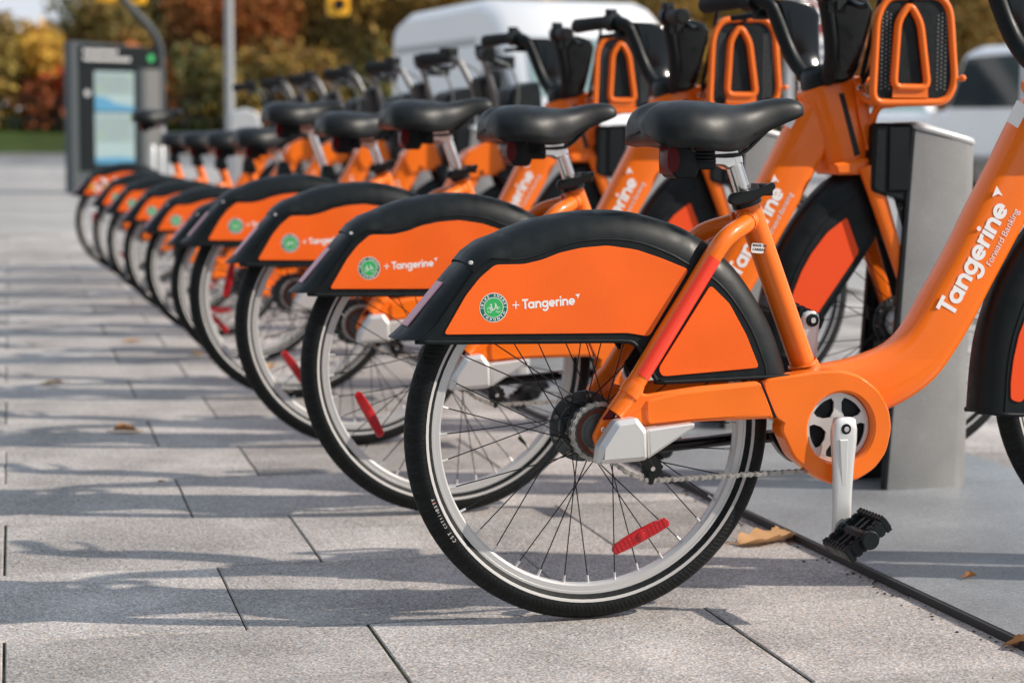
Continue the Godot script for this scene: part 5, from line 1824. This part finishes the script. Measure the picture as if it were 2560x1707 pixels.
func setting() -> void:
	# wide ground under everything
	var st := mk()
	quad(st, V(-400, -0.06, 60), V(400, -0.06, 60), V(400, -0.06, -600), V(-400, -0.06, -600))
	var g := part(self, "ground", st, M.far_paving)
	tag(g, "wide ground reaching to the horizon", "ground", "", "structure")
	st = mk()
	quad(st, V(-1.9, -0.0032, 0.5), V(4.5, -0.0032, 0.5), V(4.5, -0.0032, -18.0), V(-1.9, -0.0032, -18.0))
	var bd := part(self, "joint_bed", st, M.joint_sand)
	tag(bd, "sandy mossy bed in the joints between slabs", "ground", "", "structure")
	# slabs, one by one
	var pv := Node3D.new()
	pv.name = "pavement"
	add_child(pv)
	tag(pv, "pavement of speckled pale grey slabs laid in staggered rows", "pavement", "", "structure")
	var W := 0.52463
	var L := 0.60286
	var meshes := []
	for i in 3:
		st = mk()
		var e := 0.0014 + 0.0005 * i
		box(st, V(e, e, -0.03), V(L - e, W - e, 0.0), 0.0022)
		meshes.append(fin(st))
	var count := 0
	for r in range(-2, 28):
		var z := -2.9198 - r * W
		var x0 := 0.57387 - (0.34016 * L if posmod(r, 2) == 1 else 0.0) - 0.001 * r
		for k in range(-4, 7):
			var x := x0 + k * L
			if x > 1.75 and x + L < 2.3: continue
			if x > 4.0 or x < -1.95: continue
			var s := put(pv, "paving_slab", meshes[rng.randi() % 3], M["slab_%d" % (rng.randi() % 4)])
			s.transform = Transform3D(Basis(V(1, 0, 0), -PI / 2), V(x, rng.randf_range(-0.0012, 0.0004), z))
			s.rotate_object_local(V(0, 0, 1), rng.randf_range(-0.0016, 0.0016))
			count += 1
	# paving round about, too far or too hidden to tell slabs apart
	st = mk()
	for e in [[-60, -1.85, 8, -17.6], [4.45, 80, 8, -17.6], [-60, 80, -17.55, -52.0], [-1.85, 4.45, 8, -1.6]]:
		quad(st, V(e[0], -0.003, e[2]), V(e[1], -0.003, e[2]), V(e[1], -0.003, e[3]), V(e[0], -0.003, e[3]))
	var op := part(self, "outer_pavement", st, M.far_paving)
	tag(op, "pale paving spreading out beyond the slabs", "pavement", "", "structure")
	st = mk()
	quad(st, V(-200, -0.05, -52.2), V(250, -0.05, -52.2), V(250, -0.05, -72.0), V(-200, -0.05, -72.0))
	var rd := part(self, "road", st, M.asphalt)
	tag(rd, "grey road running across behind the bicycle station", "road", "", "structure")
	st = mk()
	box(st, V(-200, -0.05, -52.2), V(250, 0.0, -52.0))
	box(st, V(-200, -0.05, -72.2), V(250, 0.12, -72.0))
	var kb := part(self, "kerb", st, M.dock_silver)
	tag(kb, "pale kerbs along both sides of road", "kerb", "", "structure")
	st = mk()
	st.set_smooth_group(0)
	for i in 12:
		for j in 40:
			var vv := []
			for e in [[i, j], [i + 1, j], [i + 1, j + 1], [i, j + 1]]:
				var t: float = e[0] / 12.0
				vv.append(V(-160 + e[1] * 9.0, 0.1 + 2.2 * smoothstep(0, 1, t) + 0.12 * sin(e[1] * 1.7 + e[0]), -72.2 - t * 70.0))
			quad(st, vv[0], vv[1], vv[2], vv[3])
	var gs := part(self, "grass_bank", st, M.turf)
	tag(gs, "dull green grass bank rising beyond the road", "grass", "", "structure")
	# steel base plates under the docks
	var rd3 := (-N3 * PITCH + E3 * DRIFT).normalized()
	var phi := atan2(-rd3.x, -rd3.z)
	var org := V(1.5625, 0, -3.75)
	for i in 5:
		var t := thing("base_plate", ["grey steel base plate of docks, end plate beside the foremost bicycle", "second grey steel base plate from end of the dock row", "third grey steel base plate from end of the dock row", "fourth grey steel base plate from end of the dock row", "last grey steel base plate at the kiosk end of docks"][i], "base plate", org + rd3 * (-1.75 + i * 3.09), phi, "steel base plates under the docks")
		st = mk()
		box(st, V(0.004, 0.001, -3.086), V(0.86, PLATE, 0.0), 0.002)
		part(t, "sheet", st, M.plate_steel)
		st = mk()
		box(st, V(-0.005, 0.0005, -3.088), V(0.004, PLATE - 0.0015, 0.001), 0.0015)
		part(t, "edge_strip", st, M.plate_edge)

func bicycles() -> void:
	var proto := new_bicycle()
	var lab := [
		"orange share bicycle at the open end of the row, its whole rear wheel unhidden",
		"orange share bicycle second from the open end of the docked row",
		"orange share bicycle third from the open end, saddle set a little higher",
		"orange share bicycle fourth from the open end of the docked row",
		"older small-wheeled orange share bicycle with its saddle raised on a long bright post",
		"older small-wheeled orange share bicycle just beyond the one with the raised saddle",
		"older orange share bicycle seventh from the open end of the row",
		"older orange share bicycle eighth from the open end of the row",
		"older orange share bicycle next to the one with spotted fender",
		"share bicycle with colourful spotted rear fender, last in the row by the kiosk"]
	var turn := [0.0, -1.5, -1.42, 0.9]
	var lifts := [0.0, 0.005, 0.034, 0.012]
	for i in 4:
		var b: Node3D = proto if i == 3 else proto.duplicate()
		b.name = numbered("share_bicycle")
		add_child(b)
		b.position = bike_at(i)
		b.rotation.y = PSI
		tag(b, lab[i], "bicycle", "bicycles docked in a row")
		b.get_node("rear_wheel").rotation.z = turn[i]
		if i > 0: b.get_node("front_wheel").rotation.z += i * 0.7
		lift_saddle(b, lifts[i])
	var old := old_bicycle("print")
	var lifts2 := [0.058, -0.036, -0.05, -0.055, -0.058]
	for i in 5:
		var b: Node3D = old if i == 4 else old.duplicate()
		b.name = numbered("share_bicycle")
		add_child(b)
		b.position = bike_at(4 + i, 0.004 * i)
		b.rotation.y = PSI
		tag(b, lab[4 + i], "bicycle", "bicycles docked in a row")
		b.get_node("rear_wheel").rotation.z = 0.8 * i - 1.2
		lift_saddle(b, lifts2[i])
	var j := old_bicycle("spots")
	j.name = numbered("share_bicycle")
	add_child(j)
	j.position = bike_at(9)
	j.rotation.y = PSI
	tag(j, lab[9], "bicycle", "bicycles docked in a row")
	j.get_node("rear_wheel").rotation.z = -2.0
	lift_saddle(j, 0.085)
	# docks
	var dock := dock_post()
	for i in 10:
		var d: Node3D = dock if i == 9 else dock.duplicate()
		d.name = numbered("docking_post")
		add_child(d)
		d.position = bike_at(i) + E3 * 1.062 + Vector3(0, PLATE, 0)
		d.rotation.y = PSI
		tag(d, "silver docking post with black front holding the " + ["bicycle at the open end of row", "second bicycle from the open end", "third bicycle from the open end", "fourth bicycle from the open end", "bicycle with saddle raised on long post", "sixth bicycle from the open end", "seventh bicycle from the open end", "eighth bicycle from the open end", "bicycle before the spotted one", "spotted-fender bicycle"][i], "docking post", "docking posts in a row")

func background() -> void:
	van()
	pickup()
	var cb := thing("utility_cabinet", "pale dome-topped cabinet standing just right of the grey pole", "cabinet", V(3.22, 0, -30.0))
	var cs := mk()
	prism(cs, rpoly(pl([-0.23, 0, 0.23, 0, 0.23, 0.98, 0.19, 1.12, 0.0, 1.19, -0.19, 1.12, -0.23, 0.98]), 0.05, 3), -0.16, 0.16, 0.03)
	part(cb, "shell", cs, M.dock_cap)
	cs = mk()
	box(cs, V(-0.18, 0.15, 0.16), V(0.18, 0.85, 0.166), 0.002)
	part(cb, "door", cs, M.groove_grey)
	car("white car standing beyond the pickup truck and the sign post", V(15.9, -0.003, -36.5), V(-0.3, 0, 0.95).normalized())
	kiosk()
	# lamp post with its cross arm carrying the signals
	var t := thing("signal_pole", "plain grey metal pole standing behind the row of bicycles", "pole", V(3.72, 0, -37.0))
	var st := mk()
	tube(st, [V(0, 0, 0), V(0, 2.5, 0), V(0, 6.5, 0)], [0.09, 0.078, 0.065], 16)
	part(t, "shaft", st, M.galvanised)
	st = mk()
	tube(st, [V(-2.3, 4.72, 0), V(0, 4.75, 0), V(2.1, 4.72, 0)], [0.035, 0.05, 0.035], 10)
	part(t, "cross_arm", st, M.galvanised)
	signal_head("yellow traffic signal hanging between the grey pole and van", V(5.64, 2.91, -36.95), 3)
	signal_head("yellow traffic signal hanging above the kiosk, outer one", V(1.6, 3.07, -36.95), 3)
	signal_head("yellow traffic signal hanging above the kiosk, nearer the grey pole", V(2.1, 3.04, -36.95), 3)
	# parking sign
	t = thing("sign_post", "pale post with small red and white parking signs", "sign", V(7.66, 0, -20.0))
	st = mk()
	tube(st, [V(0, 0, 0), V(0, 2.7, 0)], 0.045, 12)
	part(t, "post", st, M.dock_cap)
	for e in [[1.98, 2.4, "white_print"], [1.86, 1.965, "sign_red"], [1.3, 1.85, "white_print"]]:
		st = mk()
		box(st, V(0.1, e[0], 0.05), V(0.42, e[1], 0.056))
		part(t, "plate", st, M[e[2]])
	st = mk()
	lathe_hard(st, [0.06, 0.057, 0.1, 0.057, 0.1, 0.0585, 0.06, 0.0585], 24, V(0.26, 2.22, 0))
	part(t, "ring_symbol", st, M.sign_red)
	st = mk()
	for i in 4: box(st, V(0.13, 1.4 + 0.1 * i, 0.057), V(0.39, 1.45 + 0.1 * i, 0.0585))
	part(t, "printed_lines", st, M.sign_blue)
	st = mk()
	box(st, V(0.0, 2.2, 0.0), V(0.15, 2.24, 0.05))
	box(st, V(0.0, 1.5, 0.0), V(0.15, 1.54, 0.05))
	part(t, "bracket", st, M.galvanised)
	# bollards by the kiosk
	for i in 3:
		var b := thing("bollard", "slim pale metal bollard in front of the map kiosk", "bollard", V(1.6 + i * 0.105, 0, -25.0), 0.0, "bollards by the kiosk")
		st = mk()
		tube(st, [V(0, 0, 0), V(0, 0.66, 0), V(0, 0.685, 0)], [0.036, 0.036, 0.02], 12)
		part(b, "shaft", st, M.dock_cap)
	# fence in front of the trees
	t = thing("railing", "dark railing along the foot of the trees", "fence", V(-12, 1.15, -101.0))
	st = mk()
	for y in [0.25, 1.2]: box(st, V(0, y, -0.03), V(75, y + 0.07, 0.03))
	part(t, "rail", st, M.fence_dark)
	for i in 38:
		st = mk()
		box(st, V(i * 2.0, -0.4, -0.05), V(i * 2.0 + 0.1, 1.3, 0.05))
		part(t, "post", st, M.fence_dark)
	# trees
	var kinds := {
		"olive": [Color(0.24, 0.19, 0.06), Color(0.15, 0.15, 0.05), Color(0.32, 0.22, 0.06), Color(0.12, 0.12, 0.045)],
		"rust": [Color(0.46, 0.155, 0.045), Color(0.34, 0.125, 0.04), Color(0.27, 0.13, 0.05), Color(0.52, 0.19, 0.055)],
		"brown": [Color(0.33, 0.205, 0.06), Color(0.23, 0.16, 0.05), Color(0.4, 0.25, 0.06), Color(0.17, 0.13, 0.045)],
		"gold": [Color(0.55, 0.32, 0.055), Color(0.42, 0.25, 0.05), Color(0.3, 0.21, 0.06), Color(0.62, 0.38, 0.07)],
		"red": [Color(0.42, 0.06, 0.02), Color(0.3, 0.05, 0.02), Color(0.2, 0.06, 0.025)]}
	var says := {"olive": "olive green", "rust": "rust orange", "brown": "brown-leaved", "gold": "golden yellow", "red": "scarlet-leaved"}
	# x, z, height, width, kind, where
	var list := [
		[-9.5, -112, 7.0, 8, "olive", "tree at the outer end of the grass bank, beyond the kiosk"],
		[-17.0, -114, 8.0, 9, "rust", "tree standing last at the outer end of the bank"],
		[-1.6, -120, 5.4, 8, "brown", "low autumn tree at the sky gap left of kiosk"],
		[6.4, -113, 10.0, 9.5, "olive", "tree behind the map kiosk, darkest crown of the park"],
		[0.6, -106, 4.3, 5.0, "gold", "small tree on the grass bank by the sky gap"],
		[4.2, -108, 6.0, 6.0, "brown", "tree peering out left of the kiosk"],
		[11.0, -110, 7.6, 7.5, "rust", "maple between the kiosk and the grey pole"],
		[15.6, -112, 10.5, 9, "brown", "tree right behind the grey pole"],
		[19.2, -115, 12.0, 8.5, "brown", "tree above the far handlebars"],
		[22.6, -106, 10.0, 7.5, "gold", "tree beside the traffic signal"],
		[26.4, -111, 11.0, 8.0, "gold", "tree showing past the tail of the van"],
		[32.0, -114, 12.0, 10, "olive", "tree hidden mostly behind the white van"],
		[38.5, -110, 11.0, 9, "gold", "tree between van and sign post"],
		[43.5, -112, 10.5, 9, "rust", "tree behind the parking signs"],
		[49.5, -108, 11.0, 10, "brown", "tree above the pickup truck"],
		[55.0, -112, 11.0, 9, "gold", "tree past the pickup truck"]]
	var i := 0
	for e in list:
		var tr := thing("autumn_tree", says[e[4]] + " " + e[5], "tree", V(e[0], 1.3, e[1]), 0.0, "trees beyond the road")
		put(tr, "trunk", trunk_mesh(300 + i, e[2], e[3]), M.bark)
		put(tr, "crown", crown_mesh(500 + i, e[2], e[3], kinds[e[4]], 7500, 0.21), M.foliage)
		i += 1
	var shrubs := [[3.0, -102, 2.3, 5.0, "red", "hedge bush at the left foot of the kiosk"], [5.4, -103, 3.2, 6, "rust", "bush behind the map kiosk"], [9.6, -103, 3.2, 6, "olive", "bush between kiosk and grey pole"], [13.8, -103, 3.6, 6.5, "brown", "bush right of the grey pole"], [18.5, -102, 3.5, 7, "olive", "bush under the traffic signal"], [-2.8, -103, 2.8, 6, "brown", "bush below the sky gap"], [44, -101, 4.0, 8, "rust", "bush behind the sign post"]]
	for e in shrubs:
		var tr := thing("shrub", says[e[4]] + " " + e[5], "shrub", V(e[0], 1.1, e[1]), 0.0, "shrubs at the foot of the trees")
		put(tr, "stem", trunk_mesh(700 + i, e[2] * 0.8, e[3]), M.bark)
		put(tr, "foliage", crown_mesh(800 + i, e[2], e[3], kinds[e[4]], 1500, 0.26), M.foliage)
		i += 1
	# trees on the camera's side of the square, mirrored in the glossy black consoles
	for e in [[-14.0, 13.0, 13.0, 10.0, "olive", "broad"], [-5.0, 17.0, 14.0, 11.0, "brown", "tall"], [4.0, 19.0, 13.0, 10.0, "olive", "upright"], [-21.0, 3.0, 13.0, 10.0, "brown", "leaning"], [-24.0, -10.0, 12.0, 10.0, "olive", "lower"]]:
		var tr := thing("plaza_tree", e[5] + " " + says[e[4]] + " tree on the open side of the square facing the bicycles", "tree", V(e[0], 0.0, e[1]), 0.0, "trees mirrored in the consoles")
		put(tr, "trunk", trunk_mesh(1000 + i, e[2], e[3]), M.bark)
		put(tr, "crown", crown_mesh(1100 + i, e[2], e[3], kinds[e[4]], 4200, 0.5), M.foliage)
		i += 1
	# dense dark wood behind, one mass
	var wst := crown_mesh(950, 9.0, 20.0, [Color(0.18, 0.14, 0.05), Color(0.26, 0.17, 0.055), Color(0.34, 0.2, 0.06)], 12000, 0.5)
	var wood := MultiMesh.new()
	wood.transform_format = MultiMesh.TRANSFORM_3D
	wood.mesh = wst
	wood.instance_count = 7
	for q in 7:
		wood.set_instance_transform(q, Transform3D(Basis(V(0, 1, 0), q * 1.3).scaled(V(1, 0.9, 1)), V(17.0 + q * 10.0, 0.8, -132)))
	var wi := MultiMeshInstance3D.new()
	wi.multimesh = wood
	wi.material_override = M.foliage
	wi.name = "far_wood"
	add_child(wi)
	tag(wi, "dark mass of woodland behind the autumn trees", "woodland", "", "stuff")

func litter() -> void:
	var spots := [
		[1.49, -3.965, 0.15, 0.62, 0.25, 0, "large tan fallen leaf curled against the steel plate edge"],
		[1.54, -4.03, 0.055, 0.75, 1.0, 2, "small yellow leaf tucked behind the large tan leaf"],
		[1.708, -3.484, 0.03, 0.8, 0.2, 1, "tiny reddish leaf scrap lying on the steel plate"],
		[1.586, -3.043, 0.06, 0.7, 2.6, 1, "brown leaf in the corner by the plate edge"],
		[0.299, -5.825, 0.085, 0.6, 0.15, 1, "dark brown curled leaf on open slabs"],
		[0.108, -7.0, 0.085, 0.35, 3.3, 2, "yellowish flat leaf farthest from the bicycles on open slabs"],
		[0.453, -8.37, 0.085, 0.4, 0.5, 0, "tan leaf on slabs beside the fourth bicycle's shadow"],
		[0.656, -7.84, 0.07, 0.4, 2.1, 0, "small tan leaf just behind the fourth rear wheel"],
		[0.882, -7.35, 0.07, 0.4, 1.1, 2, "ochre leaf between the third and fourth rear wheels"],
		[0.33, -4.95, 0.018, 0.5, 0.4, 1, "rust-coloured leaf scrap on a slab near the second bicycle"]]
	var n := 0
	for e in spots:
		var y := PLATE + 0.001 if n == 2 else 0.001
		var o := put(self, "fallen_leaf", leaf_mesh(60 + n, e[2], e[3]), M["leaf_%d" % e[5]])
		o.position = V(e[0], y, e[1])
		o.rotation.y = e[4]
		tag(o, e[6], "leaf", "fallen leaves on the paving")
		n += 1
	# grit and crumbs swept against the plate edge and into joints
	var st := mk()
	ball(st, Vector3.ZERO, V(0.0022, 0.0012, 0.0018), 5, 3)
	var mm := MultiMesh.new()
	mm.transform_format = MultiMesh.TRANSFORM_3D
	mm.mesh = fin(st)
	mm.instance_count = 520
	var rd3 := (-N3 * PITCH + E3 * DRIFT).normalized()
	var left := V(-rd3.z, 0, rd3.x) * -1.0
	if left.x > 0: left = -left
	for i in 520:
		var a := rng.randf_range(-1.2, 7.0)
		var off := 0.011 + absf(rng.randfn()) * 0.02
		var p := V(1.5625, 0.0008, -3.75) + rd3 * a + left * off
		if i > 400:
			p = V(rng.randf_range(-0.3, 1.5), 0.0008, rng.randf_range(-2.8, -8.0))
		mm.set_instance_transform(i, Transform3D(Basis(V(0, 1, 0), rng.randf() * TAU).scaled(Vector3.ONE * rng.randf_range(0.5, 2.0) * (0.5 if i > 400 else 1.0)), p))
	var mi := MultiMeshInstance3D.new()
	mi.multimesh = mm
	mi.material_override = M.debris
	mi.name = "grit"
	add_child(mi)
	tag(mi, "dark grit and crumbs scattered along the plate edge", "grit", "", "stuff")
